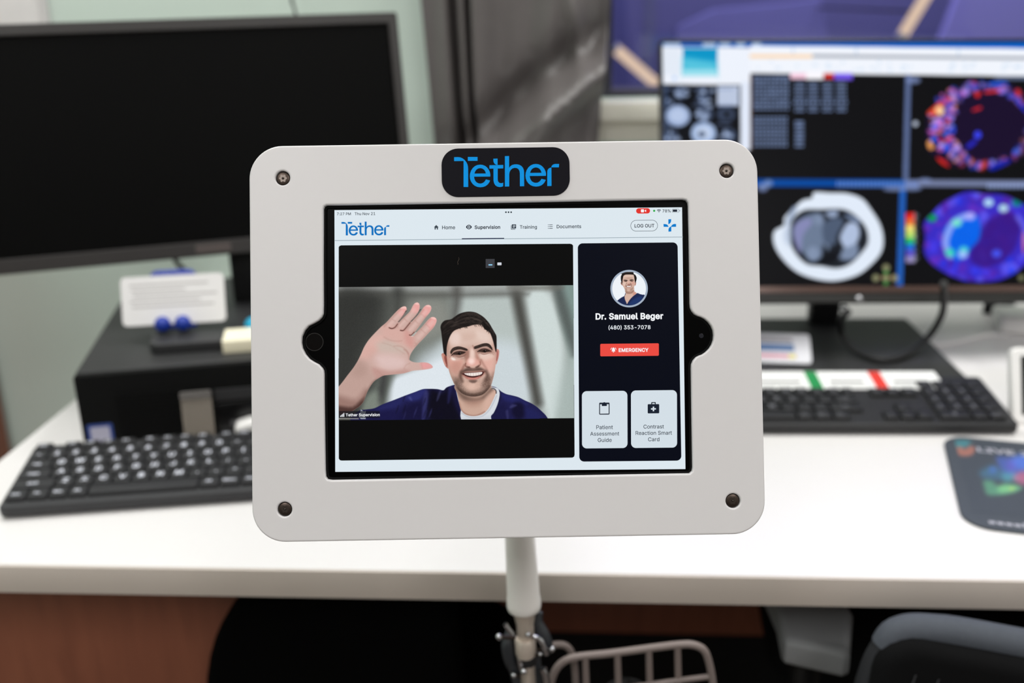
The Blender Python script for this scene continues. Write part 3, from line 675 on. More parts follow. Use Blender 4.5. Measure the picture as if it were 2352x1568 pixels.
    c.fill(B([(700,680),(780,650),(880,620),(880,720),(800,760),(720,740)]), (124,140,168), 4); c.fill(B([(600,340),(700,320),(700,370),(640,380)]), (150,166,196), 3); c.fill(B([(780,350),(900,400),(890,430),(800,390)]), (120,138,170), 3)
    c.fill(B([(300,300),(350,290),(300,410),(250,440)]), (140,156,184), 3, .8); c.fill(B([(260,440),(310,470),(290,640),(230,560)]), (160,176,204), 5, .5)
    c.fill(B([(580,620),(640,690),(720,640),(740,700),(640,790),(460,790),(560,740)]), (16,18,24), 4, .9)
    c.dot(*B([(490,700)])[0], 14, 16, (140,156,186), 5, .7); c.dot(*B([(540,400)])[0], 12, 12, (136,152,182), 5, .6)
    # colour bar and the little axis cross
    bar = [(232,40,36), (240,120,60), (244,226,120), (190,226,110), (40,190,110), (30,110,220), (90,80,200), (150,140,190)]
    for i, col in enumerate(bar): c.rect(2080.5, 489 + i * 14.2, 2100.5, 489 + (i + 1) * 14.2, col, 1.5)
    c.stroke([(2101.5,488),(2101.5,602)], 1.2, (180,184,190), .5)
    for i in range(8): c.rect(2104, 492 + i * 14, 2109, 497 + i * 14, (130,140,160), .8, .7)
    c.rect(2030, 620, 2040, 655, (30,130,50), 1, .9); c.rect(2022, 634, 2056, 641, (120,30,30), 1, .8)
    for p in ((1135,825), (1045,915), (1132,915), (1210,915), (1130,1010)): c.dot(*B([p])[0], 8, 8, (150,150,112), 2, .9)
    # lower right: violet map
    o2 = B([(1480,560),(1470,430),(1540,350),(1640,250),(1780,180),(1860,155),(2000,175),(2150,180),(2300,240),(2420,330),(2480,470),(2490,620),(2420,740),(2300,850),(2150,930),(1980,950),(1800,930),(1640,860),(1520,770),(1470,680)])
    c.fill(o2, (58,44,196), 2); m2 = c.mask(o2, 2)
    for _ in range(150):
        x, y = rg.uniform(1460, 2480), rg.uniform(160, 950)
        c.dot(*B([(x, y)])[0], rg.uniform(7, 16), rg.uniform(5, 12), [(96,42,180), (70,60,235), (118,48,190), (104,100,250), (30,60,240), (84,30,150)][int(rg.integers(0, 6))], 4, .6, rg.uniform(0, 3), m2)
    c.fill(B([(1900,600),(2020,420),(2220,330),(2330,450),(2280,640),(2180,760),(2000,830),(1880,760)]), (56,22,130), 7, .85, True, m2)
    c.fill(B([(1640,520),(1720,400),(1860,340),(1960,400),(1960,560),(1880,660),(1780,760),(1680,700)]), (0,106,240), 4, .9, True, m2)
    c.stroke(B([(1840,370),(1740,420),(1680,520),(1660,620),(1700,720)]), 15, (160,176,252), 4, .85, m2)
    for p, col in (((1760,430), (120,236,200)), ((1700,690), (60,220,180)), ((1820,670), (80,220,210)), ((2040,250), (190,240,250)), ((2170,300), (190,240,240)), ((1540,385), (0,170,70)), ((1880,370), (190,180,255)), ((1810,710), (170,200,255)), ((2110,700), (70,90,250)), ((2290,250), (0,140,120))):
        c.dot(*B([p])[0], 11, 9, col, 4, .9, 0, m2)
    c.stroke(B([(2300,380),(2360,480),(2370,600)]), 12, (120,120,250), 5, .7, m2)
    c.dot(2352, 557, 4, 26, (220,120,130), 2, .8)
    c.dot(2346, 638, 7, 7, (140,140,104), 2, .8)
    return c

GLYPHS = """ 188;
%676;175 283,146 286,121 297,101 314,86 335,78 360,75 388,75 412,78 440,87 464,101 486,121 503,146 513,175 517,206 513,230 503,250 486,264 464,273 440,276 412,276 388,273 360,264 335,250 314,230 297,205 286;175 327,198 332,212 346,221 365,223 388,223 412,221 435,213 454,198 468,175 473,153 468,138 454,130 435,127 412,127 388,130 365,138 346,153 332;501 -10,471 -6,446 5,426 21,412 43,403 68,400 95,400 120,403 147,412 172,427 194,447 210,471 221,501 225,531 221,556 210,576 194,590 172,598 147,601 120,601 95,598 68,589 43,575 21,555 5,531 -6;501 35,523 39,538 53,546 73,549 95,549 120,546 142,538 162,524 176,501 180,479 176,464 162,456 142,453 120,453 95,455 73,464 53,479 39;132 0,482 509,540 509,191 0
(273;89 207,90 244,94 283,101 324,109 364,119 403,132 441,145 477,160 510,177 539,236 539,219 503,204 466,191 428,179 390,169 351,161 313,156 276,152 241,151 207,152 176,155 145,160 115,167 83,177 50,188 16,202 -19,218 -57,236 -96,177 -96,150 -46,128 4,111 55,99 106,92 156
)273;37 -96,56 -56,72 -18,86 18,97 52,106 85,113 116,118 147,121 177,122 207,121 241,117 276,112 313,104 351,94 390,82 428,69 466,54 503,37 539,97 539,113 510,128 477,142 441,154 403,164 364,173 323,179 283,183 244,184 207,182 156,174 104,161 53,144 3,123 -47,97 -96
-453;337 244,337 188,114 188,114 244
.188;95 -4,78 -1,63 9,53 24,50 41,53 59,63 73,78 83,95 87,113 83,128 73,138 59,141 41,138 24,128 9,113 -1
0453;227 -7,191 -3,158 7,130 24,105 48,85 77,69 113,57 155,50 202,48 254,50 306,57 353,69 395,85 431,106 461,130 484,159 502,191 512,227 516,262 512,295 502,323 484,348 461,368 431,384 395,396 353,403 306,405 254,403 202,396 155,384 113,368 77,348 48,323 24,295 7,263 -3;227 50,261 56,290 74,313 103,330 144,338 176,342 213,344 254,342 295,338 332,330 365,313 405,290 435,261 453,227 460,192 453,163 435,140 405,123 365,115 332,111 295,109 254,111 213,115 176,123 144,140 103,163 74,192 56
1453;76 0,76 55,391 55,391 0;276 509,276 0,212 0,212 448,209 448,86 358,86 427,198 509
2453;64 0,64 47,234 229,261 257,282 282,299 305,311 327,318 348,320 371,317 397,308 419,293 436,273 449,250 457,224 460,196 457,172 447,153 433,139 413,130 390,127 362,66 362,71 405,86 442,111 473,143 496,182 511,225 516,268 511,306 497,337 474,361 445,376 411,381 372,378 345,371 318,357 290,336 259,317 235,294 209,267 180,153 60,153 57,389 57,389 0
3453;218 -7,173 -3,133 10,98 30,70 57,52 91,44 132,109 132,115 107,126 87,144 71,165 59,191 52,219 50,248 53,275 61,297 74,315 93,325 116,329 145,326 172,316 196,299 217,275 234,242 244,201 248,157 248,157 299,288 448,288 452,70 452,70 509,372 509,372 461,211 278,211 289,247 290,279 286,308 276,344 253,371 222,387 186,393 145,387 103,370 66,344 36,309 12,281 2,251 -5
4453;40 105,40 158,247 509,311 509,109 166,109 163,413 163,413 105;282 0,282 121,282 146,282 318,343 318,343 0
5453;221 -7,178 -2,140 11,108 32,83 60,66 93,60 130,122 130,127 108,138 89,154 73,173 60,196 52,221 50,250 53,276 64,298 82,314 104,324 131,328 162,324 193,314 221,297 244,275 262,248 273,218 277,192 275,167 268,145 258,128 246,67 253,96 509,366 509,366 452,151 452,134 301,136 301,155 315,178 325,203 331,229 334,263 330,294 321,321 306,345 285,364 260,379 231,388 199,391 163,388 132,381 102,369 76,343 41,309 15,282 3,253 -4
6453;226 -7,182 -1,142 15,109 40,84 74,69 115,64 162,68 199,80 239,93 268,112 302,137 340,252 509,322 509,151 261,145 261,154 275,165 288,179 299,196 307,214 312,235 314,278 309,316 295,346 271,370 240,384 201,389 157,384 112,368 73,343 39,310 14,271 -2;226 48,254 52,279 63,299 79,314 101,324 128,327 157,324 187,314 213,299 235,279 251,254 262,226 265,198 262,174 252,153 235,138 214,128 188,125 158,128 128,138 102,153 79,174 63,198 52
7453;97 0,323 448,323 452,62 452,62 509,391 509,391 449,165 0
8453;226 -7,193 -5,163 1,136 11,101 33,74 62,57 96,52 135,55 166,65 195,81 220,101 241,125 256,153 265,153 267,119 282,93 308,76 342,70 380,75 417,90 450,114 477,146 498,184 511,226 516,269 511,306 498,337 477,361 450,377 417,382 380,376 342,359 308,333 282,300 267,300 265,327 256,351 241,372 220,387 195,397 166,401 135,395 96,378 62,352 33,317 11,289 1,259 -5;226 49,258 52,285 60,307 74,323 91,333 113,337 139,333 165,322 189,305 208,283 223,256 232,226 235,196 232,169 223,147 208,130 189,119 165,115 139,119 113,129 91,145 74,167 60,195 52;226 290,252 292,274 300,293 313,307 330,316 351,319 376,316 399,308 420,294 437,275 449,252 457,226 460,200 457,177 449,159 437,145 420,136 399,133 376,136 351,145 330,159 313,178 300,201 292
9453;226 516,271 510,310 494,343 468,368 434,384 393,389 347,385 309,373 270,359 240,340 207,315 168,200 0,130 0,301 248,307 248,299 234,287 221,273 210,257 202,238 196,218 195,175 199,137 214,106 237,83 269,68 307,64 352,69 397,85 436,110 469,143 494,182 510;226 460,199 457,174 446,154 429,138 407,129 381,125 352,129 322,138 295,154 274,174 257,199 247,226 243,254 247,279 257,299 273,314 295,324 321,327 350,324 381,314 407,299 429,279 446,254 457
:188;95 -4,78 -1,63 9,53 24,50 41,53 59,63 73,78 83,95 87,113 83,128 73,138 59,141 41,138 24,128 9,113 -1;95 271,78 274,63 284,53 299,50 316,53 334,63 349,78 359,95 362,113 359,128 349,138 334,141 316,138 299,128 284,113 274
A480;16 0,201 509,276 509,463 0,395 0,287 302,276 334,264 372,255 402,244 438,232 478,245 478,233 437,222 402,213 371,201 333,191 302,85 0;110 142,110 199,370 199,370 142
B456;60 0,60 509,241 509,289 504,329 491,359 469,381 442,394 410,398 374,395 344,387 320,373 301,356 286,336 275,315 267,315 262,339 257,363 245,385 227,402 203,414 173,418 136,413 100,400 67,377 39,344 18,317 8,284 2,247 0;125 57,245 57,296 63,330 80,349 105,355 137,352 161,342 184,327 203,306 218,279 228,248 231,125 231;125 285,238 285,265 288,288 296,308 309,323 326,333 348,336 372,330 403,313 429,283 446,240 452,125 452
C510;267 -7,225 -3,186 7,150 25,119 49,92 79,70 115,53 157,44 203,40 254,44 305,53 352,70 393,92 429,119 459,150 484,186 501,225 512,267 516,305 513,340 504,373 490,402 471,427 447,448 418,463 385,473 348,408 348,401 373,389 395,375 413,357 428,337 440,315 449,292 454,267 456,223 450,184 432,161 414,141 391,125 364,113 332,106 295,103 254,106 213,113 177,125 145,141 117,161 94,184 76,223 59,267 53,292 55,315 60,337 69,357 81,375 96,389 114,401 136,408 160,473 160,463 124,448 91,428 62,402 38,373 19,341 5,305 -4
D502;219 0,96 0,96 57,215 57,254 60,288 68,318 81,343 99,363 122,379 149,390 181,397 216,399 255,397 294,390 329,379 361,364 388,344 410,320 428,291 441,258 449,221 452,93 452,93 509,225 509,273 505,315 495,353 478,385 455,412 426,433 391,449 351,458 306,462 255,458 205,449 159,433 119,411 83,384 54,351 31,312 14,268 3;125 509,125 0,60 0,60 509
E419;60 0,60 509,372 509,372 452,125 452,125 286,355 286,355 229,125 229,125 57,375 57,375 0
F410;60 0,60 509,369 509,369 452,125 452,125 278,346 278,346 221,125 221,125 0
G520;269 -7,225 -3,185 7,149 25,118 49,91 79,69 116,53 157,43 203,40 254,43 305,53 352,69 393,91 429,117 459,149 484,184 501,223 512,265 516,304 513,340 504,374 489,403 469,429 445,449 416,465 384,474 349,408 349,399 372,387 393,373 411,356 427,337 439,315 448,291 454,265 456,222 450,183 432,150 404,125 364,113 332,106 295,103 254,106 213,113 177,125 145,141 117,161 95,184 76,224 59,269 53,309 57,345 71,374 93,396 123,410 160,415 202,434 199,283 199,283 256,478 256,478 200,475 160,466 124,451 91,431 62,406 38,377 19,344 5,308 -4
H517;60 0,60 509,125 509,125 289,392 289,392 509,457 509,457 0,392 0,392 232,125 232,125 0
I300;31 0,31 57,118 57,118 452,31 452,31 509,269 509,269 452,183 452,183 57,269 57,269 0
J396;185 -7,143 -2,106 11,75 33,52 63,38 100,33 145,33 173,98 173,98 145,104 104,122 74,149 56,185 50,220 56,248 74,266 104,272 145,272 509,336 509,336 145,332 100,318 63,294 33,263 11,227 -2
K467;104 145,104 216,122 239,139 261,157 282,174 303,193 324,212 344,364 509,448 509,231 276,228 276;60 0,60 509,125 509,125 334,124 225,125 193,125 0;372 0,188 259,228 309,449 0
L393;60 0,60 509,125 509,125 57,361 57,361 0
M628;60 0,60 509,152 509,277 187,287 159,299 123,311 84,322 49,307 49,318 83,330 121,342 158,352 187,476 509,568 509,568 0,504 0,504 291,504 327,505 369,506 413,507 457,513 457,505 433,498 409,482 363,467 322,456 291,342 0,286 0,170 291,159 321,145 361,129 408,112 457,119 457,120 416,121 372,122 328,122 291,122 0
N523;60 0,60 509,136 509,343 183,352 169,363 151,375 130,388 107,401 82,414 55,405 54,402 81,401 108,400 134,399 157,399 195,399 509,463 509,463 0,387 0,202 290,177 331,164 354,148 381,108 452,119 454,122 384,124 328,125 291,125 0
O533;267 -7,225 -3,186 7,150 25,119 49,92 79,70 115,53 157,44 203,40 254,44 305,53 352,70 393,92 429,119 459,150 484,186 501,225 512,267 516,309 512,348 501,384 484,415 459,442 429,464 393,480 352,490 305,493 254,490 203,480 157,464 115,442 79,415 49,384 25,348 7,309 -3;267 53,310 59,349 76,372 94,392 116,408 144,420 176,428 213,430 254,428 295,420 332,408 365,392 392,372 415,349 433,310 450,267 456,223 450,184 433,161 415,142 392,125 364,113 332,106 295,103 254,106 213,113 176,125 144,142 117,161 94,184 76,223 59
P445;60 0,60 509,235 509,272 506,305 499,332 487,366 462,390 430,404 391,409 348,404 304,390 265,366 233,332 207,305 195,272 188,235 186,109 186,109 242,233 242,269 246,297 256,318 272,333 294,342 319,344 348,342 376,333 402,318 423,297 439,268 449,232 452,125 452,125 0
Q533;245 159,313 159,369 85,384 65,468 -48,401 -48,346 27,331 46;267 -7,225 -3,186 7,150 25,119 49,92 79,70 115,53 157,44 203,40 254,44 305,53 352,70 393,92 429,119 459,150 484,186 501,225 512,267 516,309 512,348 501,384 484,415 459,442 429,464 393,480 352,490 305,493 254,490 203,480 157,464 115,442 79,415 49,384 25,348 7,309 -3;267 53,310 59,349 76,372 94,392 116,408 144,420 176,428 213,430 254,428 295,420 332,408 365,392 392,372 415,349 433,310 450,267 456,223 450,184 433,161 415,142 392,125 364,113 332,106 295,103 254,106 213,113 176,125 144,142 117,161 94,184 76,223 59
R449;60 0,60 509,236 509,273 506,305 500,333 489,367 465,390 433,405 395,409 352,405 309,390 271,367 240,333 217,305 206,273 200,236 198,96 198,96 255,234 255,269 258,298 267,319 281,334 300,342 324,345 352,342 380,334 405,319 425,298 440,269 449,233 452,125 452,125 0;353 0,230 229,303 229,428 0
S447;224 -9,188 -7,156 -1,128 9,91 31,64 60,46 96,38 137,104 137,110 110,123 88,142 71,166 59,194 52,224 49,257 52,286 60,311 74,329 92,341 114,346 139,342 161,332 179,316 193,296 205,272 214,245 222,184 239,145 253,112 269,86 289,67 313,56 341,52 372,58 413,75 448,102 476,138 498,165 508,195 514,227 516,259 514,289 508,316 498,351 476,377 449,394 415,401 378,337 378,326 412,302 437,267 453,225 459,194 456,167 448,145 435,129 418,118 398,115 376,119 352,131 334,148 319,169 308,191 300,212 293,264 279,287 272,312 264,336 252,359 238,379 220,395 198,405 171,408 139,403 99,386 64,360 34,323 11,294 0,261 -7
T449;32 452,32 509,417 509,417 452,257 452,257 0,193 0,193 452
U517;259 -8,220 -6,186 2,154 15,126 33,103 55,85 80,71 108,63 140,60 173,60 509,124 509,124 178,128 144,141 113,160 87,187 68,220 56,259 52,298 56,331 68,357 87,377 113,389 144,393 178,393 509,457 509,457 173,454 140,446 108,433 80,414 55,391 33,363 15,332 2,297 -6
V480;204 0,16 509,84 509,192 206,203 176,215 137,225 106,236 71,248 31,235 31,247 71,257 107,267 138,279 176,290 206,395 509,463 509,278 0
W686;155 0,16 509,82 509,163 196,170 171,175 145,187 94,192 67,197 40,189 40,194 67,200 94,205 120,211 145,224 196,306 509,380 509,462 196,468 171,474 145,486 94,492 67,497 40,488 40,493 67,499 94,504 120,510 145,523 196,603 509,670 509,530 0,455 0,368 323,359 356,351 391,344 431,336 475,350 475,342 433,335 395,327 359,318 323,230 0
X474;18 0,217 284,217 236,29 509,104 509,178 400,192 379,204 361,214 345,223 329,233 312,243 292,232 292,252 329,261 345,272 361,298 400,374 509,446 509,259 239,259 287,456 0,382 0,292 129,268 165,259 180,250 195,241 212,230 231,244 231,235 213,225 196,216 181,206 166,182 129,91 0
Y472;203 0,203 208,16 509,91 509,192 344,208 318,222 292,236 264,250 230,224 230,237 265,251 293,265 318,280 344,381 509,455 509,268 208,268 0
Z438;42 0,42 46,273 385,289 408,306 431,323 453,341 476,348 454,317 453,285 452,254 452,223 452,40 452,40 509,397 509,397 462,169 129,152 105,134 81,97 33,90 54,121 56,152 57,183 57,214 57,399 57,399 0
a389;160 -9,126 -5,94 5,68 22,48 45,35 73,30 108,34 138,43 161,58 179,78 193,100 203,125 211,152 216,178 220,234 227,252 230,265 235,273 243,276 255,276 257,273 279,267 297,256 311,240 322,220 329,196 331,171 329,149 322,132 313,118 301,107 288,100 274,41 291,57 322,79 346,104 364,133 375,163 382,194 384,215 383,239 379,263 372,286 360,306 343,322 320,333 290,337 251,337 0,277 0,277 52,272 52,264 38,252 25,236 12,215 1,190 -6;170 45,202 49,228 59,248 74,263 93,272 115,276 138,276 190,270 186,259 182,246 179,231 176,200 171,175 168,154 164,134 159,117 150,103 139,95 124,92 105,94 87,102 72,114 61,130 52,149 47
b424;229 -8,198 -5,172 4,153 17,138 31,127 46,118 59,112 59,112 0,53 0,53 509,114 509,114 319,118 319,127 331,137 346,152 360,171 373,197 381,229 384,274 378,313 361,345 332,370 293,381 261,388 227,390 189,388 151,381 116,370 84,346 45,313 16,274 -2;220 47,253 51,279 66,301 88,316 117,325 151,328 189,325 227,316 261,301 290,280 311,253 325,220 330,188 325,161 312,140 291,125 263,116 229,113 189,116 150,125 115,140 86,162 65,188 51
c396;207 -8,174 -5,144 3,117 16,93 35,72 58,56 85,44 116,37 150,34 187,37 225,44 260,56 291,72 318,93 341,117 360,144 374,174 382,207 384,234 383,260 377,284 368,305 356,324 341,340 322,353 301,362 277,303 262,298 276,290 289,281 301,270 311,257 319,242 325,226 329,207 330,173 325,145 310,124 287,108 258,99 224,96 187,99 151,108 117,124 89,145 66,173 51,207 46,226 48,243 52,258 58,271 66,282 76,292 89,299 102,304 117,363 102,354 78,341 56,325 37,306 21,285 9,261 -1,235 -6
d424;195 -8,151 -2,111 16,79 45,55 84,43 116,36 151,34 189,36 227,43 261,55 293,79 332,112 361,151 378,196 384,228 381,253 373,272 360,287 346,298 331,306 319,311 319,311 509,372 509,372 0,313 0,313 59,307 59,298 46,287 31,272 17,252 4,227 -5;205 47,236 51,263 65,284 86,299 115,309 150,312 189,309 229,300 263,284 291,263 312,237 325,205 330,172 325,145 311,124 290,108 261,99 227,96 189,99 151,109 117,124 88,145 66,172 51
e404;212 -8,177 -5,145 3,117 16,92 35,72 58,56 85,44 116,37 150,34 187,36 224,44 258,55 290,71 317,91 340,115 359,142 373,172 382,205 384,236 382,266 374,294 361,319 341,341 315,357 282,368 242,371 194,371 169,75 169,75 221,338 221,310 202,307 237,298 269,283 294,263 314,237 326,205 330,173 326,146 313,125 294,109 270,99 241,96 211,96 178,100 139,110 106,128 80,151 61,179 50,212 46,234 48,254 53,271 61,285 73,297 88,306 105,365 91,353 63,335 39,311 19,283 4,249 -5
f254;228 379,228 327,6 327,6 379;81 0,81 432,84 461,96 486,113 505,135 519,161 527,187 530,207 529,222 527,234 524,243 521,227 468,215 472,206 473,195 474,171 470,154 460,145 443,142 419,142 0
g425;207 -151,168 -148,134 -140,105 -127,82 -110,64 -91,51 -69,101 -41,110 -53,122 -66,136 -78,154 -88,178 -95,207 -97,249 -92,282 -75,304 -47,311 -6,311 68,306 68,298 56,287 41,272 28,252 16,227 8,195 5,152 10,113 27,80 53,55 90,43 120,36 154,34 191,36 229,43 263,55 293,80 332,112 361,152 378,196 384,228 382,253 373,273 360,288 346,299 331,308 319,313 319,313 379,372 379,372 -9,367 -54,350 -90,324 -117,291 -136,251 -147;205 59,237 63,264 75,285 95,300 121,309 154,312 193,309 231,300 264,285 291,264 312,237 325,205 330,172 325,145 312,124 290,109 262,99 229,96 193,99 155,109 123,124 96,145 76,172 63
h410;114 227,114 0,53 0,53 509,114 509,114 287,102 287,124 332,152 362,187 379,227 384,264 380,295 369,321 349,341 321,353 285,357 240,357 0,296 0,296 235,290 275,273 304,246 323,210 329,184 326,161 317,141 303,126 283,117 257
i167;53 0,53 379,114 379,114 0;84 443,67 446,54 455,44 468,41 483,44 499,54 512,67 521,84 524,100 521,114 512,123 499,126 483,123 468,114 455,100 446
j167;53 379,114 379,114 -30,111 -63,102 -90,86 -113,65 -129,37 -139,4 -143,-10 -143,-10 -87,2 -87,25 -83,40 -72,50 -54,53 -29;83 443,67 446,53 455,44 468,41 483,44 499,53 512,67 521,83 524,100 521,114 512,123 499,126 483,123 468,114 455,100 446
k381;110 137,110 212,121 212,284 379,360 379,184 199,177 199;53 0,53 509,114 509,114 0;294 0,148 186,191 229,372 0
l189;139 -2,101 3,74 20,58 47,53 84,53 509,114 509,114 99,115 77,120 62,130 54,146 52,160 53,170 54,181 3,162 -1,151 -2
m610;53 0,53 379,112 379,112 295,108 295,118 323,132 346,151 363,172 376,195 384,219 386,257 380,287 361,309 331,321 295,312 295,322 321,337 343,357 361,381 375,407 383,437 386,468 383,497 372,522 354,541 328,553 296,557 255,557 0,496 0,496 254,490 289,473 313,447 326,419 330,395 328,374 320,358 307,345 290,338 270,335 247,335 0,274 0,274 260,269 288,253 311,229 326,199 330,178 328,158 320,140 307,126 289,117 266,114 238,114 0
n410;114 227,114 0,53 0,53 379,112 379,112 287,102 287,124 332,152 362,187 379,227 384,264 380,295 369,321 349,341 321,353 285,357 240,357 0,296 0,296 235,290 275,273 304,246 323,210 329,184 326,161 317,141 303,126 283,117 257
o415;207 -8,174 -5,144 3,117 16,93 35,72 58,56 85,44 116,37 150,34 187,37 225,44 260,56 291,72 318,93 341,117 360,144 374,174 382,207 384,241 382,271 374,299 360,323 341,343 318,359 291,371 260,379 225,381 187,379 150,371 116,359 85,343 58,323 35,299 16,271 3,241 -5;207 46,242 51,270 66,292 89,307 117,316 151,319 187,316 224,307 258,292 287,270 310,242 325,207 330,173 325,145 310,124 287,108 258,99 224,96 187,99 151,108 117,124 89,145 66,173 51
p424;53 -143,53 379,112 379,112 319,118 319,126 331,137 346,152 360,171 373,197 381,229 384,274 378,313 361,345 332,370 293,381 261,388 227,390 189,388 151,381 116,370 84,346 45,313 16,274 -2,229 -8,198 -5,173 4,153 17,138 31,127 46,118 59,114 59,114 -143;220 47,253 51,279 66,301 88,316 117,325 151,328 189,325 227,316 261,301 290,280 311,253 325,220 330,188 325,161 312,140 291,125 263,116 229,113 189,116 150,125 115,140 86,162 65,188 51
q424;372 -143,311 -143,311 59,306 59,298 46,287 31,272 17,252 4,227 -5,195 -8,151 -2,111 16,79 45,55 84,43 116,36 151,34 189,36 227,43 261,55 293,79 332,112 361,151 378,196 384,228 381,253 373,272 360,287 346,298 331,307 319,313 319,313 379,372 379;205 47,236 51,263 65,284 86,299 115,309 150,312 189,309 229,300 263,284 291,263 312,237 325,205 330,172 325,145 311,124 290,108 261,99 227,96 189,99 151,109 117,124 88,145 66,172 51
r259;53 0,53 379,112 379,112 321,115 321,130 347,152 367,181 380,213 385,229 384,243 384,243 322,230 324,219 325,207 326,182 323,159 315,140 301,126 284,117 262,114 237,114 0
s365;182 -8,145 -5,112 3,84 18,62 38,45 63,36 94,94 107,105 79,124 60,150 49,181 45,217 50,244 62,262 81,268 103,265 121,254 136,237 147,212 155,149 170,104 186,72 208,53 237,47 274,51 305,65 332,87 354,115 370,149 381,187 384,223 381,254 372,279 358,299 339,314 316,324 290,268 277,258 298,243 316,219 328,187 333,156 329,131 317,114 299,109 277,112 258,124 243,144 232,172 223,229 209,275 194,306 171,325 142,331 107,326 75,312 47,290 24,260 6,223 -5
t227;204 379,204 327,6 327,6 379;65 471,126 471,126 98,128 76,136 61,150 53,170 50,185 51,202 54,213 2,203 -1,192 -3,180 -4,168 -4,125 2,92 21,72 52,65 93
u410;182 -5,146 -1,115 11,89 31,69 59,57 95,53 139,53 379,114 379,114 144,119 105,137 75,164 56,200 50,226 53,249 62,268 77,283 97,293 122,296 153,296 379,357 379,357 0,298 0,298 92,307 92,294 60,277 35,257 17,222 0
v389;163 0,17 379,84 379,165 155,177 121,187 87,196 53,206 21,184 21,194 53,203 87,213 121,224 155,305 379,371 379,226 0
w567;138 0,23 379,87 379,133 214,143 177,154 137,161 107,168 75,175 41,165 41,172 74,179 105,186 135,196 176,206 214,252 379,316 379,362 214,371 176,382 136,388 106,395 75,402 41,391 41,399 75,406 106,413 135,423 176,434 214,480 379,545 379,429 0,368 0,319 172,305 225,297 252,291 280,277 338,291 338,277 280,263 225,255 198,248 172,199 0
x379;21 0,171 218,171 171,29 379,100 379,147 306,164 279,179 253,193 229,207 206,175 206,190 229,202 253,216 279,233 306,282 379,352 379,209 169,209 214,358 0,287 0,231 85,214 112,200 136,187 159,173 182,205 182,191 159,178 136,165 112,148 85,91 0
y389;47 -139,61 -86,71 -87,88 -90,104 -89,118 -84,130 -74,141 -58,151 -36,163 -1,17 379,84 379,165 155,177 121,187 87,196 53,206 21,184 21,193 53,202 87,212 121,224 155,305 379,371 379,204 -58,191 -85,177 -107,159 -124,139 -136,117 -143,91 -145,77 -145,65 -143,54 -141
z380;42 0,42 46,254 320,254 323,48 323,48 379,333 379,333 331,126 60,126 56,339 56,339 0"""
GL = load_glyphs()

# ================================================================ THE SETTING
WALL = 1.68
green = mat('sage_green_wall_paint', (206, 221, 211), .75, var=.03, scale=4, bump=.06, bscale=120)
white_paint = mat('off_white_paint', (226, 226, 220), .7, var=.03, scale=5)
redwood = wood('red_brown_wood', (150, 90, 66), (110, 61, 44))
U0, U1, V0, V1 = -1.9, 2.1, -2.3, WALL
struct(box('floor', U0 - .5, V0 - .1, -.05, U1 + .7, V1 + 3.2, 0, mat('dark_carpet', (92, 82, 76), .95, var=.25, scale=200, bump=.3, bscale=900), None, ROOM))
struct(box('ceiling', U0 - .5, V0 - .1, CEIL, U1 + .7, V1 + 3.2, CEIL + .05, mat('white_ceiling_tile', (232, 231, 227), .9, bump=.2, bscale=400), None, ROOM))
# wall behind the desk, with the opening of the observation window
WB = atv(1450, 226, WALL).z; WL = (ROOM.inverted() @ atv(1378, 150, WALL)).x; WR, WT = 1.95, 2.1
V, F = solid([[(U0 - .5, 0), (U1 + .7, 0), (U1 + .7, CEIL), (U0 - .5, CEIL)], [(WL, WB), (WR, WB), (WR, WT), (WL, WT)]], [(0, -.12), (0, 0)])
struct(put('wall_back', V, F, green, None, ROOM @ Matrix.Translation((0, WALL, 0)) @ Matrix.Rotation(math.radians(90), 4, 'X'), 0))
struct(box('wall_left', U0 - .1, V0, 0, U0, V1, CEIL, green, None, ROOM))
struct(box('wall_right', U1, V0, 0, U1 + .1, V1, CEIL, white_paint, None, ROOM))
struct(box('wall_front', U0 - .1, V0 - .1, 0, U1 + .1, V0, CEIL, mat('taupe_wall_paint', (120, 112, 106), .8, var=.03, scale=4), None, ROOM))

win = bpy.data.objects.new('window_1', None); COL.objects.link(win); win.matrix_world = ROOM @ Matrix.Translation((0, WALL, 0)); struct(win, 'observation window onto a violet-lit room')
fr = mat('dark_window_frame', (52, 50, 60), .5)
trim = mat('beige_window_trim', (226, 223, 208), .55, var=.04)
box('frame_bottom', WL, .02, WB, WR, .1, WB + .012, fr, win); box('frame_side', WL, .02, WB + .012, WL + .02, .1, WT, fr, win)
box('frame_side', WR - .02, .02, WB + .012, WR, .1, WT, fr, win); box('frame_top', WL + .02, .02, WT - .02, WR - .02, .1, WT, fr, win)
gm = bpy.data.materials.new('clear_window_glass'); gm.use_nodes = True; N, L = gm.node_tree.nodes, gm.node_tree.links; N.remove(N['Principled BSDF'])
t_, g_, x_, lw = N.new('ShaderNodeBsdfTransparent'), N.new('ShaderNodeBsdfGlossy'), N.new('ShaderNodeMixShader'), N.new('ShaderNodeFresnel')
t_.inputs[0].default_value = (.9, .92, .97, 1); g_.inputs['Roughness'].default_value = .02
L.new(lw.outputs[0], x_.inputs[0]); L.new(t_.outputs[0], x_.inputs[1]); L.new(g_.outputs[0], x_.inputs[2]); L.new(x_.outputs[0], N['Material Output'].inputs[0])
put('pane', [(WL, .045, WB), (WR, .045, WB), (WR, .045, WT), (WL, .045, WT)], [(0, 1, 2, 3)], gm, win, None, 0)
box('sill', WL - .03, -.045, WB - .03, WR + .05, .0, WB - .002, trim, win)
box('apron_board', WL - .02, -.02, WB - .066, WR + .03, .0, WB - .03, trim, win)

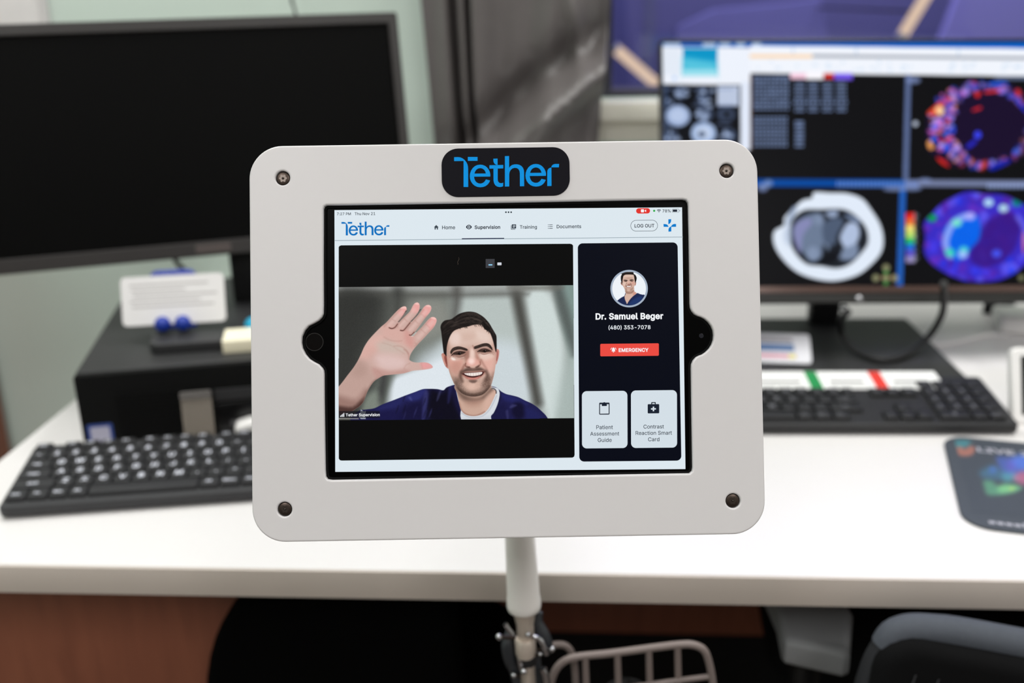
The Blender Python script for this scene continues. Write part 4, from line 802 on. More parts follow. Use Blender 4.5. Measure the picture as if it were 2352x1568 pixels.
# the room beyond the glass
far = mat('violet_wall_paint', (134, 134, 176), .7, var=.08, scale=2)
struct(box('wall_beyond', U0 - .4, WALL + 2.9, 0, U1 + .6, WALL + 3.0, CEIL, far, None, ROOM))
struct(box('wall_beyond_left', U0 - .5, WALL + .12, 0, U0 - .4, WALL + 3.0, CEIL, far, None, ROOM)); struct(box('wall_beyond_right', U1 + .6, WALL + .12, 0, U1 + .7, WALL + 3.0, CEIL, far, None, ROOM))
vb = WALL + 2.1
def beyond_panel(name, px, rgb, label, dv=.0):
    P = [ROOM.inverted() @ atv(x, y, vb + dv) for x, y in px]
    V, F = solid([[(p.x, p.z) for p in P]], rounded(0, .05, .006, 2))
    return tag(put(name, V, F, mat(label.split()[0] + '_panel_coating_%d' % len(MATS), rgb, .45, var=.08, scale=3), None, ROOM @ Matrix.Translation((0, vb + dv + .05, 0)) @ Matrix.Rotation(math.radians(90), 4, 'X')), label, 'panel')
beyond_panel('wall_panel', [(2150, 120), (2212, -40), (2440, -60), (2440, 130)], (184, 180, 236), 'pale violet panel beyond the window, right of the steep light bar')
beyond_panel('wall_panel', [(1540, 140), (1556, 62), (1640, 22), (1800, 8), (1886, -4), (1908, 140)], (146, 145, 194), 'mid violet rounded panel beyond the window, above the lit screen', .1)
beyond_panel('wall_panel', [(1380, 240), (1384, -40), (1440, -40), (1450, 240)], (104, 106, 156), 'dark blue violet panel beyond the window, beside the curtain', .15)
pp = ROOM.inverted() @ atv(1491, 100, WALL + 1.6)
t = thing('violet_post', 'pale violet upright post beyond the window, behind the left light bar', 'post', ROOM @ Matrix.Translation((pp.x, WALL + 1.6, 0)))
box('shaft', -.018, -.018, .012, .018, .018, CEIL - .001, mat('pale_violet_post', (150, 152, 196), .4), t, b=.004); box('foot_plate', -.05, -.05, 0, .05, .05, .012, fr, t)
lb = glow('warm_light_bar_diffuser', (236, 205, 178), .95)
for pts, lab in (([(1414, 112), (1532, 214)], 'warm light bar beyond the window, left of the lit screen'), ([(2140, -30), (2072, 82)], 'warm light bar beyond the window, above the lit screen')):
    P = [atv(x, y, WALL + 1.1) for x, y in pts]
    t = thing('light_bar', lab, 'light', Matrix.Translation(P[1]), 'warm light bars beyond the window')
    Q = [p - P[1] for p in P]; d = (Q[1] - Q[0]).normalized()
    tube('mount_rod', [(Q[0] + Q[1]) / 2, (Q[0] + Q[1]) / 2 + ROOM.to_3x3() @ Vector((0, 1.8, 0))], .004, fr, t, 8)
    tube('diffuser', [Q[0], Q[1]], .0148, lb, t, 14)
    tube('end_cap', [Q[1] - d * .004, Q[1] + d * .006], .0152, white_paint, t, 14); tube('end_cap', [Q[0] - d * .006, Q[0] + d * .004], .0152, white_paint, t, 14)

# ceiling luminaires
for i, (x, y, p) in enumerate(LAMPS):
    t = thing('ceiling_light', ('ceiling light panel above the desk, left', 'ceiling light panel above the desk, right', 'ceiling light panel behind the camera, left', 'ceiling light panel behind the camera, right')[i], 'light', Matrix.Translation((x, y, CEIL - .02)))
    V, F = solid([rrect(-.31, -.6, .31, .6, .01, 2), rrect(-.292, -.582, .292, .582, .006, 2)], rounded(-.012, .019, .003, 2)); put('frame', V, F, white_paint, t)

# ================================================================ DESK
lam = mat('white_laminate', (229, 226, 225), .35, var=.015, scale=8)
t = desk = thing('desk', 'long white laminate desk with a grey edge band and wooden base', 'desk', ROOM)
DL, DR, DF, DB = -.65, 1.75, .771, WALL - .012
box('tabletop', DL, DF + .003, DESK - .029, DR, DB, DESK, lam, t, b=.0015)
box('edge_band', DL, DF, DESK - .029, DR, DF + .003, DESK - .0006, mat('warm_grey_edge_band', (204, 193, 184), .5, var=.08, scale=9), t, b=.0008)
PR = (ROOM.inverted() @ atv(640, 1420, .9)).x; PB = (ROOM.inverted() @ atv(470, 1420, .895)).x
box('modesty_panel', PR, 1.31, .298, DR - .02, 1.33, DESK - .0295, redwood, t)
box('pedestal', DL + .004, .9, .03, PR, 1.5, DESK - .0295, redwood, t)
box('pedestal_rim', PB, .885, DESK - .075, PB + .035, .8998, DESK - .0605, wood('light_red_wood', (150, 84, 56), (118, 60, 40)), t)
box('bracket', PB + .012, .885, DESK - .060, PB + .05, .8998, DESK - .0295, mat('dark_grey_steel', (58, 62, 62), .5), t, b=.003)
box('underdesk_shade_sheet', PR, 1.45, 0.0, DR - .02, 1.462, .62, mat('black_underdesk_shade', (12, 11, 11), .9), t)  # black sheet added in place of the deep shade below the modesty panel
box('end_panel', DR - .04, .85, 0, DR - .02, 1.6, DESK - .0295, redwood, t)

# left of the desk: edge of a wooden cabinet
p = ROOM.inverted() @ atv(22, 1010, 1.665)
t = thing('wooden_cabinet', 'red-brown wooden cabinet at the far left edge behind the desk', 'cabinet', ROOM @ Matrix.Translation((p.x - .5, 1.42, 0)))
box('body', 0, .012, .04, .5, .24, .92, redwood, t); box('plinth', .01, .02, 0, .49, .23, .04, fr, t)
box('door', .004, 0, .05, .248, .012, .91, redwood, t); box('door', .252, 0, .05, .496, .012, .91, redwood, t)

# white board on the wall, top left
q0, q1 = ROOM.inverted() @ atv(-60, 60, WALL), ROOM.inverted() @ atv(108, -20, WALL)
t = thing('wall_board', 'plain white board on the green wall, top left corner', 'board', ROOM @ Matrix.Translation((q0.x - .5, WALL - .016, q0.z - .25)))
w = q1.x - q0.x + .5
box('panel', .012, .004, .012, w - .012, .015, .7, mat('white_board_face', (236, 232, 232), .3), t)
V, F = solid([rrect(0, 0, w, .712, .006, 2), rrect(.012, .012, w - .012, .7, .003, 2)], rounded(0, .014, .002, 2)); put('frame', V, F, mat('pale_grey_frame', (214, 210, 210), .4), t, Matrix.Translation((0, .015, 0)) @ Matrix.Rotation(math.radians(90), 4, 'X'))

# gathered dark curtain beside the window
def curtain():
    v = 1.60; rows, cols = 60, 150; V, F = [], []
    L = [(965, 0), (995, 330)]; R = [(1402, 0), (1372, 325)]
    for j in range(rows):
        f = j / (rows - 1) * 3.0 - 1.6          # 0 at the photo's top edge, 1 at the faceplate
        yy = f * 328; xl, xr = 965 + 30 * f, 1402 - 30 * f
        for i in range(cols):
            s = i / (cols - 1); p = ROOM.inverted() @ atv(xl + (xr - xl) * s, yy, v)
            d = .003 * math.sin(s * 34 + .6 * math.sin(f * 2.2)) + .010 * math.sin(s * 13 + 1.3 + f * .8)
            d += .045 * math.exp(-((s - .165) / .022) ** 2) + .05 * math.exp(-((s - .245) / .012) ** 2)      # deep folds on the left
            c = .91 - .92 * (f - .52)                # the long diagonal fold
            d -= .085 * math.exp(-((s - c - .04) / .15) ** 2) * (1 / (1 + math.exp(-(f - .38) * 12)))
            d += .03 * math.exp(-((s - c + .26) / .14) ** 2) * (1 / (1 + math.exp(-(f - .1) * 8)))
            d -= .02 * math.exp(-((s - .80 - .14 * f) / .05) ** 2) * math.exp(-((f - .15) / .35) ** 2)
            V.append((p.x, v + d, p.z))
    for j in range(rows - 1):
        for i in range(cols - 1): a = j * cols + i; F.append((a, a + cols, a + cols + 1, a + 1))
    o = put('curtain', V, F, mat('dark_grey_satin_curtain', (94, 89, 88), .42, spec=.8, var=.08, scale=40, bump=.1, bscale=700), None, ROOM, 80)
    s = o.modifiers.new('thickness', 'SOLIDIFY'); s.thickness = .003
    return tag(o, 'dark grey gathered curtain between the black monitor and the window', 'curtain')
cu = curtain()
cz = max(v.co.z for v in cu.data.vertices); cx0 = min(v.co.x for v in cu.data.vertices); cx1 = max(v.co.x for v in cu.data.vertices)
t = thing('curtain_rod', 'dark steel curtain rod above the gathered curtain', 'curtain rod', ROOM @ Matrix.Translation((cx0, 1.6, cz)))
tube('rod', [(-.06, 0, 0), (cx1 - cx0 + .06, 0, 0)], .008, fr, t, 12)
for x in (-.04, cx1 - cx0 + .04): box('wall_bracket', x - .008, -.006, -.012, x + .008, WALL - 1.6, .012, fr, t)
_c = atv(664, -60, 1.62)
P = [Vector((_c.x - .02, _c.y + .03, CEIL - .002)), Vector((_c.x - .01, _c.y + .02, 1.7)), _c, atv(671, 0, 1.58), atv(679, 34, 1.52), atv(690, 120, 1.52), atv(690, 420, 1.53)]
tag(tube('hanging_cable', P, .0022, mat('black_cable_rubber', (16, 16, 17), .5), None, 8, sub=5), 'thin black cable hanging down the wall behind the black monitor', 'cable')

# ================================================================ THINGS ON THE DESK
black_pl = mat('black_plastic', (17, 17, 18), .5, spec=.3, var=.1, scale=60, bump=.05, bscale=900)
dark_pl = mat('charcoal_plastic', (42, 42, 44), .5, var=.08, scale=60, bump=.05, bscale=900)
rubber = MATS['black_cable_rubber']

# ---- black monitor, switched off
ML = Matrix.Translation((-.1247, 1.3275, .9217)) @ Matrix.Rotation(math.radians(16.588), 4, 'Z') @ Matrix.Rotation(math.radians(-11.15), 4, 'X') @ Matrix.Rotation(math.radians(-.45), 4, 'Y') @ Matrix.Rotation(math.radians(90), 4, 'X')
# local: x right (panel from -w to 0), y up, z towards the viewer
PCZ = DESK + .093
t = thing('black_monitor', 'large black switched-off monitor standing on the desktop computer', 'monitor', ML)
w, h = .535, .295
V, F = solid([rrect(-w, 0, 0, h, .004, 3), rrect(-w + .013, .019, -.013, h - .014, .001, 1)], rounded(-.02, .002, .0015, 2)); put('bezel', V, F, mat('black_bezel', (40, 37, 36), .42, var=.06), t)
flat('screen', [[(-w + .012, .018), (-.012, .018), (-.012, h - .013), (-w + .012, h - .013)]], -.003, mat('dark_screen_glass', (6, 6, 6), .45, spec=.06, var=.02), t)
slab('back_housing', rrect(-w + .02, .02, -.02, h - .02, .02), -.05, -.02, .012, black_pl, t)
slab('logo_badge', rrect(-w * .5 - .022, .004, -w * .5 + .022, .015, .002, 2), .0015, .0028, .0004, mat('brushed_grey_badge', (96, 88, 86), .35, .6), t)
I = ML.inverted()
foot = atz(600, 742, PCZ + .004)               # base centre on the computer's lid
bx = I @ Matrix.Translation(foot) @ Matrix.Rotation(math.radians(9.5), 4, 'Z')
slab('stand_base', rrect(-.125, -.085, .125, .12, .012), -.004, .009, .002, dark_pl, t, bx)
slab('stand_column', rrect(-.040, .075, .040, .1, .006), .009, .17, .003, black_pl, t, bx)
c0 = Vector(bx @ Vector((0, .085, .14)))
slab('stand_hinge', rrect(c0.x - .05, c0.y - .045, c0.x + .05, c0.y + .045, .01), c0.z - .015, -.045, .004, black_pl, t)
# its cable loops below the lower edge
P = [atz(470, 660, PCZ + .004), atv(455, 642, 1.42), atv(432, 628, 1.49), atv(405, 600, 1.48), atv(396, 570, 1.48), atv(400, 520, 1.49)]
tag(tube('monitor_cable', P, .004, rubber, None, 8, sub=6), 'black cable looping out under the black monitor', 'cable')

# ---- desktop computer lying flat
PA, PB = atz(166, 866, PCZ), atz(294, 662, PCZ)
yaw_pc = math.atan2(PA.x - PB.x, PB.y - PA.y)
MP = Matrix.Translation((PA.x, PA.y, DESK)) @ Matrix.Rotation(yaw_pc, 4, 'Z')
t = thing('desktop_computer', 'black desktop computer lying flat under the black monitor', 'computer', MP)
pw, pd = .31, .40
slab('case', rrect(0, .012, pw, pd, .004, 2), .004, .093, .002, mat('black_textured_steel', (46, 46, 47), .5, spec=.4, var=.08, scale=80, bump=.15, bscale=1500), t)
for x, y in ((.02, .03), (pw - .02, .03), (.02, pd - .03), (pw - .02, pd - .03)): lathe('rubber_foot', [(.008, 0), (.008, .004)], rubber, t, Matrix.Translation((x, y, 0)), 12)
FR = Matrix.Rotation(math.radians(90), 4, 'X')
bezel = put('front_bezel', *solid([rrect(0, .004, pw, .093, .003, 2)], rounded(-.012, 0, .002, 2)), mat('black_front_bezel', (10, 10, 10), .7, spec=.15, var=.15, scale=300, bump=.3, bscale=2500), t, FR)
for k in range(13): box('vent_slat', .042, .0115 + k * .0045, 0, .118, .0135 + k * .0045, .0014, mat('black_vent_slat', (12, 12, 12), .7, spec=.15), t, FR, .0003)
slab('drive_bay', rrect(.150, .050, .302, .064, .002, 2), 0, .0016, .0006, dark_pl, t, FR)
slab('port_panel', rrect(.150, .012, .302, .046, .002, 2), 0, .0012, .0005, mat('gloss_black_panel', (12, 12, 13), .25), t, FR)
for x in (.165, .185, .205): slab('usb_port', rrect(x, .018, x + .013, .024, .001, 2), .0012, .002, .0003, mat('grey_port_metal', (110, 110, 112), .35, .7), t, FR)
lathe('power_button', [(.007, 0), (.007, .003), (.006, .0038)], dark_pl, t, FR @ Matrix.Translation((.285, .03, .0012)), 16)
st = slab('sticker', rrect(.006, .008, .034, .034, .002, 2), .0002, .0008, .0002, mat('blue_sticker_edge', (58, 80, 150), .4), t, FR)
slab('sticker_face', rrect(.0095, .0115, .0305, .0305, .002, 2), .0008, .0010, .0001, mat('pale_sticker_print', (188, 186, 206), .4), st)

# ---- card in its blue holder on the stand base
cb = atz(408, 762, PCZ + .013)
MC = Matrix.Translation(cb) @ Matrix.Rotation(math.radians(7.5), 4, 'Z') @ Matrix.Rotation(math.radians(-20), 4, 'X') @ FR
paper = mat('white_card_stock', (232, 230, 230), .6, var=.02)
t = thing('note_card', 'white printed card propped in a blue clip below the black monitor', 'card', MC)
slab('sheet', rrect(-.064, .010, .059, .070, .006, 4), 0, .0006, .0002, paper, t)
ink = mat('pale_grey_print', (176, 172, 172), .6)
for k, (a, b_) in enumerate(((-.052, .046), (-.054, .03), (-.05, .05), (-.052, .012), (-.054, .04))):
    slab('print_line', rrect(a, .032 + k * .0066, b_, .0338 + k * .0066, .0006, 2), .0006, .0008, .0001, ink, t)
cobalt = mat('cobalt_blue_plastic', (18, 52, 158), .35, var=.05)
t = thing('card_clip', 'cobalt blue clip with two round feet holding the white card', 'clip', MC)
slab('back_plate', rrect(-.03, .004, .026, .077, .01), -.006, -.0008, .002, cobalt, t)
for x in (-.016, .008): ball('foot_knob', .0098, cobalt, t, Matrix.Translation((x, .0102, .006)))

# ---- note pad, cyan knob
pn = atz(513, 812, PCZ)
MN = Matrix.Translation((pn.x, pn.y, PCZ)) @ Matrix.Rotation(math.radians(10), 4, 'Z')
cream = mat('cream_note_paper', (244, 236, 208), .7, var=.02)
t = thing('note_pad', 'cream sticky note pad at the right of the computer lid', 'note pad', MN)
box('top_sheet', 0, 0, .0145, .076, .048, .0149, mat('cream_top_sheet', (250, 243, 216), .7, var=.02), t, b=.0001)
box('sheet_stack', 0, 0, 0, .076, .048, .0145, cream, t, b=.0006)
pk = atz(584, 752, PCZ + .011)
t = thing('cyan_knob', 'small bright cyan rounded knob behind the cream note pad', 'knob', Matrix.Translation((pk.x, pk.y, PCZ + .0005)))
cy = mat('cyan_plastic', (20, 160, 200), .3); ball('head', .012, cy, t, Matrix.Translation((0, 0, .0125))); lathe('stem', [(.006, 0), (.005, .006)], cy, t)

# ---- clear tab and white plug in front of the computer
def in_front(px, py, off): p = atz(px, py, DESK); q = MP.inverted() @ p; return q
MT = MP @ Matrix.Translation((.131, -.021, 0))
clear = mat('frosted_clear_plastic', (178, 168, 156), .3, spec=.5, alpha=.42)
t = thing('clear_card_stand', 'empty clear plastic card stand in front of the computer vents', 'card stand', MT)
slab('upright', rrect(-.017, 0, .017, .068, .003, 3), -.001, .001, .0005, clear, t, Matrix.Rotation(math.radians(-9), 4, 'X') @ FR)
slab('folded_foot', rrect(-.017, -.0195, .017, -.001, .003, 3), .0002, .002, .0005, mat('frosted_foot_plastic', (196, 186, 170), .35, alpha=.8), t)
slab('top_lip', rrect(-.0175, .060, .0175, .069, .002, 3), .001, .003, .0006, mat('frosted_lip_plastic', (120, 116, 114), .4, alpha=.7), t, Matrix.Rotation(math.radians(-9), 4, 'X') @ FR)
a = on(MP @ FR, 566, 972, .008)
wp = MP @ Matrix.Translation((a[0], -.0022, a[1]))
t = thing('white_plug', 'small white rounded plug in the front port of the computer', 'plug', wp)
wpl = mat('glossy_white_plastic', (240, 238, 236), .3)
put('shell', *solid([rrect(-.0125, -.0068, .0125, .0068, .0064, 6)], rounded(.0, .024, .005, 5)), wpl, t, FR @ Matrix.Rotation(math.radians(14), 4, 'Z'))
box('contact_tip', -.006, -.002, -.0008, .006, .002, .0004, mat('steel_tip', (170, 170, 172), .3, .9), t, FR, .0002)

# ---- keyboards, key by key
U_ = .01905
ROWS = [
 (0.0, [('Ctrl', 1.1), ('Fn', 1.1), ('Win', 1.0), ('Alt', 1.0), ('', 5.8), ('Alt', 1.1), ('Menu', 1.1), ('Ctrl', 1.1), None, ('arrow', 1), ('arrow', 1), ('arrow', 1), None, ('0', 2), ('.', 1), ('Enter', 1)]),
 (1.0, [('Shift', 2.25)] + [(c, 1) for c in 'ZXCVBNM'] + [('.', 1), ('.', 1), ('-', 1), ('Shift', 2.75 - .7), None, ('gap', 1), ('arrow', 1), ('gap', 1), None] + [(c, 1) for c in '123'] + [('-', 1)]),
 (2.0, [('Caps', 1.75)] + [(c, 1) for c in 'ASDFGHJKL'] + [(':', 1), ('.', 1), ('Enter', 1.55), None, ('gap', 3), None] + [(c, 1) for c in '456'] + [('-', 1)]),
 (3.0, [('Tab', 1.5)] + [(c, 1) for c in 'QWERTYUIOP'] + [('(', 1), (')', 1), ('-', .8), None, ('Del', 1), ('End', 1), ('Pg', 1), None] + [(c, 1) for c in '789'] + [('-', 1)]),
 (4.0, [('-', 1)] + [(c, 1) for c in '1234567890'] + [('-', 1), ('.', 1), ('Back', 1.3), None, ('Ins', 1), ('Home', 1), ('Pg', 1), None, ('Num', 1), ('-', 1), ('.', 1), ('-', 1)]),
 (5.1, [('Esc', 1), ('gap', .6)] + [('F%d' % i, 1) for i in (1, 2, 3, 4)] + [('gap', .35)] + [('F%d' % i, 1) for i in (5, 6, 7, 8)] + [('gap', .35)] + [('F%d' % i, 1) for i in (9, 10, 11, 12)] + [None, ('Prt', 1), ('Scr', 1), ('Ps', 1), None, ('gap', 4)]),
]
TXT = {}
def legend_mesh(s, size, m):
    k = (s, size, m.name)
    if k not in TXT:
        V, F, w = text_mesh(s, .02); me = bpy.data.meshes.new('legend'); me.from_pydata([((x - w / 2) * size, y * size, 0) for x, y, z in V], [], F); me.materials.append(m); TXT[k] = me
    return TXT[k]
def keyboard(name, label, M, body_m, key_m, leg_m, leg_size, hide=None, tilt=6.0):
    t = thing(name, label, 'keyboard', M)
    T = Matrix.Rotation(math.radians(tilt), 4, 'X'); W, Dp = 22.9 * U_, 5.95 * U_
    put('body', *solid([rrect(-.004, -.0085, W + .004, Dp, .006, 4)], rounded(.002, .014, .0025, 3)), body_m, t, T)
    for x in (.05, W - .05): slab('foot', rrect(x - .012, Dp - .02, x + .012, Dp - .012, .002, 2), -.0098, .003, .001, body_m, t, T)
    keys = {}
    for y, row in ROWS:
        x = 0.0; sec = 0
        for e in row:
            if e is None:
                sec += 1; x = (15.25, 18.55)[sec - 1]; continue
            s, kw = e
            if s != 'gap' and not (hide and hide(x * U_, y * U_, kw * U_)):
                kk = (kw, y > 5)
                if kk not in keys:
                    V, F = solid([rrect(.0006, .0008, kw * U_ - .0006, U_ * (.78 if y > 5 else 1) - .0008, .0018, 2)], [(0, 0), (-.0003, .002), (-.0010, .0046), (-.0020, .0050)])
                    o = put('key', V, F, key_m, t); keys[kk] = o.data
                else: o = link('key', keys[kk], None, t)
                o.matrix_local = T @ Matrix.Translation((x * U_, y * U_, .0135))
                if s:
                    s2 = '-' if s == 'arrow' else s; sz = leg_size if len(s2) == 1 else leg_size * .5
                    l = link('legend', legend_mesh(s2, sz, leg_m), None, o); l.matrix_local = Matrix.Translation((kw * U_ / 2 - (0 if len(s2) == 1 else .001), U_ * .36, .0052))
            x += kw
    return t
kb_body = mat('charcoal_keyboard_shell', (56, 56, 58), .55, spec=.3, var=.06, scale=50)
kf = atz(0, 1195, DESK); kr = atz(577, 1153, DESK)
ky = math.atan2(kr.y - kf.y, kr.x - kf.x)
MK = Matrix.Translation(kf) @ Matrix.Rotation(ky, 4, 'Z') @ Matrix.Translation((.004, .0085, .0012))
keyboard('keyboard', 'charcoal keyboard with bright white legends, left on the desk', MK, kb_body, mat('charcoal_keys', (50, 50, 52), .55, spec=.25, var=.08), mat('white_legend_ink', (232, 234, 246), .5), .0138)
gf = atz(2334, 1000, DESK); gl = atz(1760, 1012, DESK); gy = math.radians(-3.0)
MG = Matrix.Translation(gf) @ Matrix.Rotation(gy, 4, 'Z') @ Matrix.Translation((-22.9 * U_ - .002, .0085, .0012))
keyboard('keyboard', 'black keyboard with dim grey legends in front of the lit monitor', MG, mat('black_keyboard_shell', (30, 30, 32), .5), mat('black_keys', (26, 26, 28), .48, var=.08), mat('grey_legend_ink', (128, 128, 136), .5), .0105,
         hide=lambda x, y, kw: y > 3.9 * U_ and x < 18.4 * U_)

# ---- white label strip on the right keyboard
MSt = MG @ Matrix.Rotation(math.radians(6.0), 4, 'X') @ Matrix.Translation((0, 4.04 * U_, .0143))
t = thing('label_strip', 'long white label strip with green and red bands along the right keyboard', 'label', MSt)
box('backing', .01, 0, 0, on(MSt, 2164, 880)[0], .047, .0012, mat('white_label_paper', (244, 244, 243), .5, var=.02), t, b=.0002)
xg, xr = on(MSt, 1873, 880)[0], on(MSt, 2022, 880)[0]
box('green_band', xg - .0085, .0002, .0012, xg + .0065, .0458, .0016, mat('green_tape', (22, 142, 74), .5), t, b=.0001)
box('red_band', xr - .0085, .0002, .0012, xr + .0065, .0458, .0016, mat('red_tape', (222, 56, 44), .5), t, b=.0001)
gi = mat('grey_label_print', (96, 94, 92), .6)
for a, b_ in ((xg - .16, xg - .1), (xg - .072, xg - .018), (xg + .018, xr - .02), (xr + .016, xr + .058)):
    box('print_line', a, .0165, .0012, b_, .0215, .0015, gi, t, b=.0001); box('print_line', a - .002, .004, .0012, b_ + .004, .009, .0014, mat('pale_label_print', (196, 196, 194), .6), t, b=.0001)

# ---- lit monitor
MR = Matrix.Translation((.2063, 1.288, .8326)) @ Matrix.Rotation(math.radians(.717), 4, 'Z') @ Matrix.Rotation(math.radians(-23.4), 4, 'X') @ Matrix.Rotation(math.radians(1.1), 4, 'Y') @ Matrix.Rotation(math.radians(90), 4, 'X')
t = thing('lit_monitor', 'large lit monitor showing medical scan images, right on the desk', 'monitor', MR)
w, h = .612, .365
slab('back_housing', rrect(.03, .04, w - .03, h - .03, .02), -.05, -.016, .012, black_pl, t)
V, F = solid([rrect(0, .010, w, h, .004, 3), rrect(.004, .0215, w - .004, h - .0045, .001, 1)], rounded(-.018, .002, .001, 2)); put('bezel', V, F, mat('black_bezel_gloss', (14, 13, 14), .3), t)
box('chin', .003, .0125, .002, w - .003, .0212, .0034, mat('brown_gloss_chin', (92, 72, 66), .16, .35, var=.04), t, b=.0006)
box('lower_edge', 0, -.001, -.016, w, .0122, .0015, mat('black_lower_edge', (22, 22, 20), .5), t)
SCAN = paint_scan()
grid_picture('screen', .0035, .0212, w - .0035, h - .004, 560, 330, -.001, SCAN, MR, picture('scan_screen_light', 1.0), t)
I = MR.inverted()
ft = atz(1925, 800, DESK)
bm_ = I @ Matrix.Translation(ft) @ Matrix.Rotation(math.radians(-3.7), 4, 'Z')
q = [Matrix.Rotation(math.radians(3.7), 4, 'Z') @ (atz(x, y, DESK + .006) - ft) for x, y in ((2108, 733), (2172, 870))]
slab('stand_base', rrect(-.16, q[1].y, (q[0].x + q[1].x) / 2 + .005, q[0].y, .006), .0005, .008, .002, mat('black_base_plate', (44, 44, 45), .55, var=.06, bump=.1, bscale=1200), t, bm_)
slab('stand_column', rrect(-.022, .082, .022, .112, .006), .008, .2, .003, black_pl, t, bm_)
c0 = Vector(bm_ @ Vector((0, .09, .16)))
slab('stand_hinge', rrect(c0.x - .05, c0.y - .05, c0.x + .05, c0.y + .05, .01), c0.z - .012, -.045, .004, black_pl, t)
for x, y in ((1972, 686), (1946, 706)):
    a = on(MR, x, y, .0); ball('control_knob', .0055, mat('chrome', (190, 190, 194), .18, 1.0), t, Matrix.Translation((a[0], a[1], .001 if y < 700 else -.012)))
P = [atz(1948, 716, .83), atz(1932, 735, .80), atz(1935, 770, .772), atz(1965, 805, .757), atz(2020, 826, .7525), atz(2075, 818, .7535), atz(2130, 776, .765), atz(2160, 730, .80), atz(2168, 696, .83), atz(2168, 650, .87)]
tag(tube('power_cable', P, .0048, rubber, None, 10, sub=6), 'thick black cable looping down in front of the lit monitor stand', 'cable')

# ---- things behind the right keyboard
pc = atz(1865, 838, DESK + .009)
MB = Matrix.Translation(pc) @ Matrix.Rotation(math.radians(-9), 4, 'Z') @ Matrix.Rotation(math.radians(-58), 4, 'X') @ FR
t = thing('badge_card', 'small white framed card with coloured stripes on the monitor base', 'card', MB)
slab('sleeve', rrect(-.105, .001, 0, .053, .005, 3), 0, .0014, .0005, mat('white_card_sleeve', (206, 206, 212), .35), t)
for a, b_, c0_, c1_, nm, rgb in ((-.1, -.02, .009, .016, 'pink_stripe', (196, 132, 150)), (-.095, -.022, .021, .034, 'blue_stripe', (78, 108, 152)), (-.1, -.024, .038, .044, 'grey_stripe', (140, 134, 142)), (-.03, -.021, .009, .016, 'yellow_mark', (206, 196, 96)), (-.096, -.075, .034, .044, 'red_mark', (150, 70, 84))):
    slab(nm, rrect(a, c0_, b_, c1_, .001, 2), .0014, .0017 + .0002 * (nm[-4:] == 'mark'), .0001, mat(nm + '_ink', rgb, .4), t)
pa = atz(2292, 722, DESK)
t = thing('black_adapter', 'black plug with a chrome face lying behind the lit monitor', 'plug', Matrix.Translation(pa) @ Matrix.Rotation(math.radians(-32), 4, 'Z'))
put('body', *solid([rrect(-.022, -.011, .022, .011, .004, 3)], rounded(.0005, .022, .004, 3)), black_pl, t)
slab('chrome_face', rrect(-.017, -.008, .014, .008, .004, 3), .022, .0232, .0005, MATS['chrome'], t)
pb = atz(2332, 760, DESK)
t = thing('white_adapter', 'white power adapter at the right edge behind the keyboard', 'adapter', Matrix.Translation(pb) @ Matrix.Rotation(math.radians(-14), 4, 'Z'))
put('housing', *solid([rrect(-.028, -.02, .07, .045, .01, 4)], rounded(.0005, .028, .006, 3)), wpl, t); box('seam', -.0283, -.012, .013, -.0278, .036, .0142, mat('grey_seam', (150, 148, 146), .5), t, b=.0001)
P = [atz(2318, 772, DESK + .004), atz(2270, 768, DESK + .003), atz(2210, 782, DESK + .0028), atz(2160, 790, DESK + .0028), atz(2120, 782, DESK + .0028), atz(2095, 748, DESK + .0028)]
tag(tube('white_cable', P, .0027, wpl, None, 8, sub=6), 'thin white cable curving across the desk to the white adapter', 'cable')
pdv = atz(2326, 976, DESK)
MD = Matrix.Translation(pdv) @ Matrix.Rotation(math.radians(-6), 4, 'Z') @ Matrix.Rotation(math.radians(-24), 4, 'X') @ FR
t = thing('white_device', 'white framed handheld device with a dark screen, cut by the right edge', 'device', MD)
V, F = solid([rrect(0, .001, .09, .092, .008, 4)], rounded(-.014, 0, .003, 3)); put('housing', V, F, wpl, t)
slab('dark_screen', rrect(.0105, .012, .082, .082, .002, 3), -.001, .0006, .0003, mat('device_screen', (18, 22, 22), .2), t)
slab('prop_foot', rrect(.02, -.05, .06, -.012, .004, 3), .0012, .004, .001, wpl, t, MD.inverted() @ Matrix.Translation(pdv) @ Matrix.Rotation(math.radians(-6), 4, 'Z') @ Matrix.Translation((0, .06, 0)))

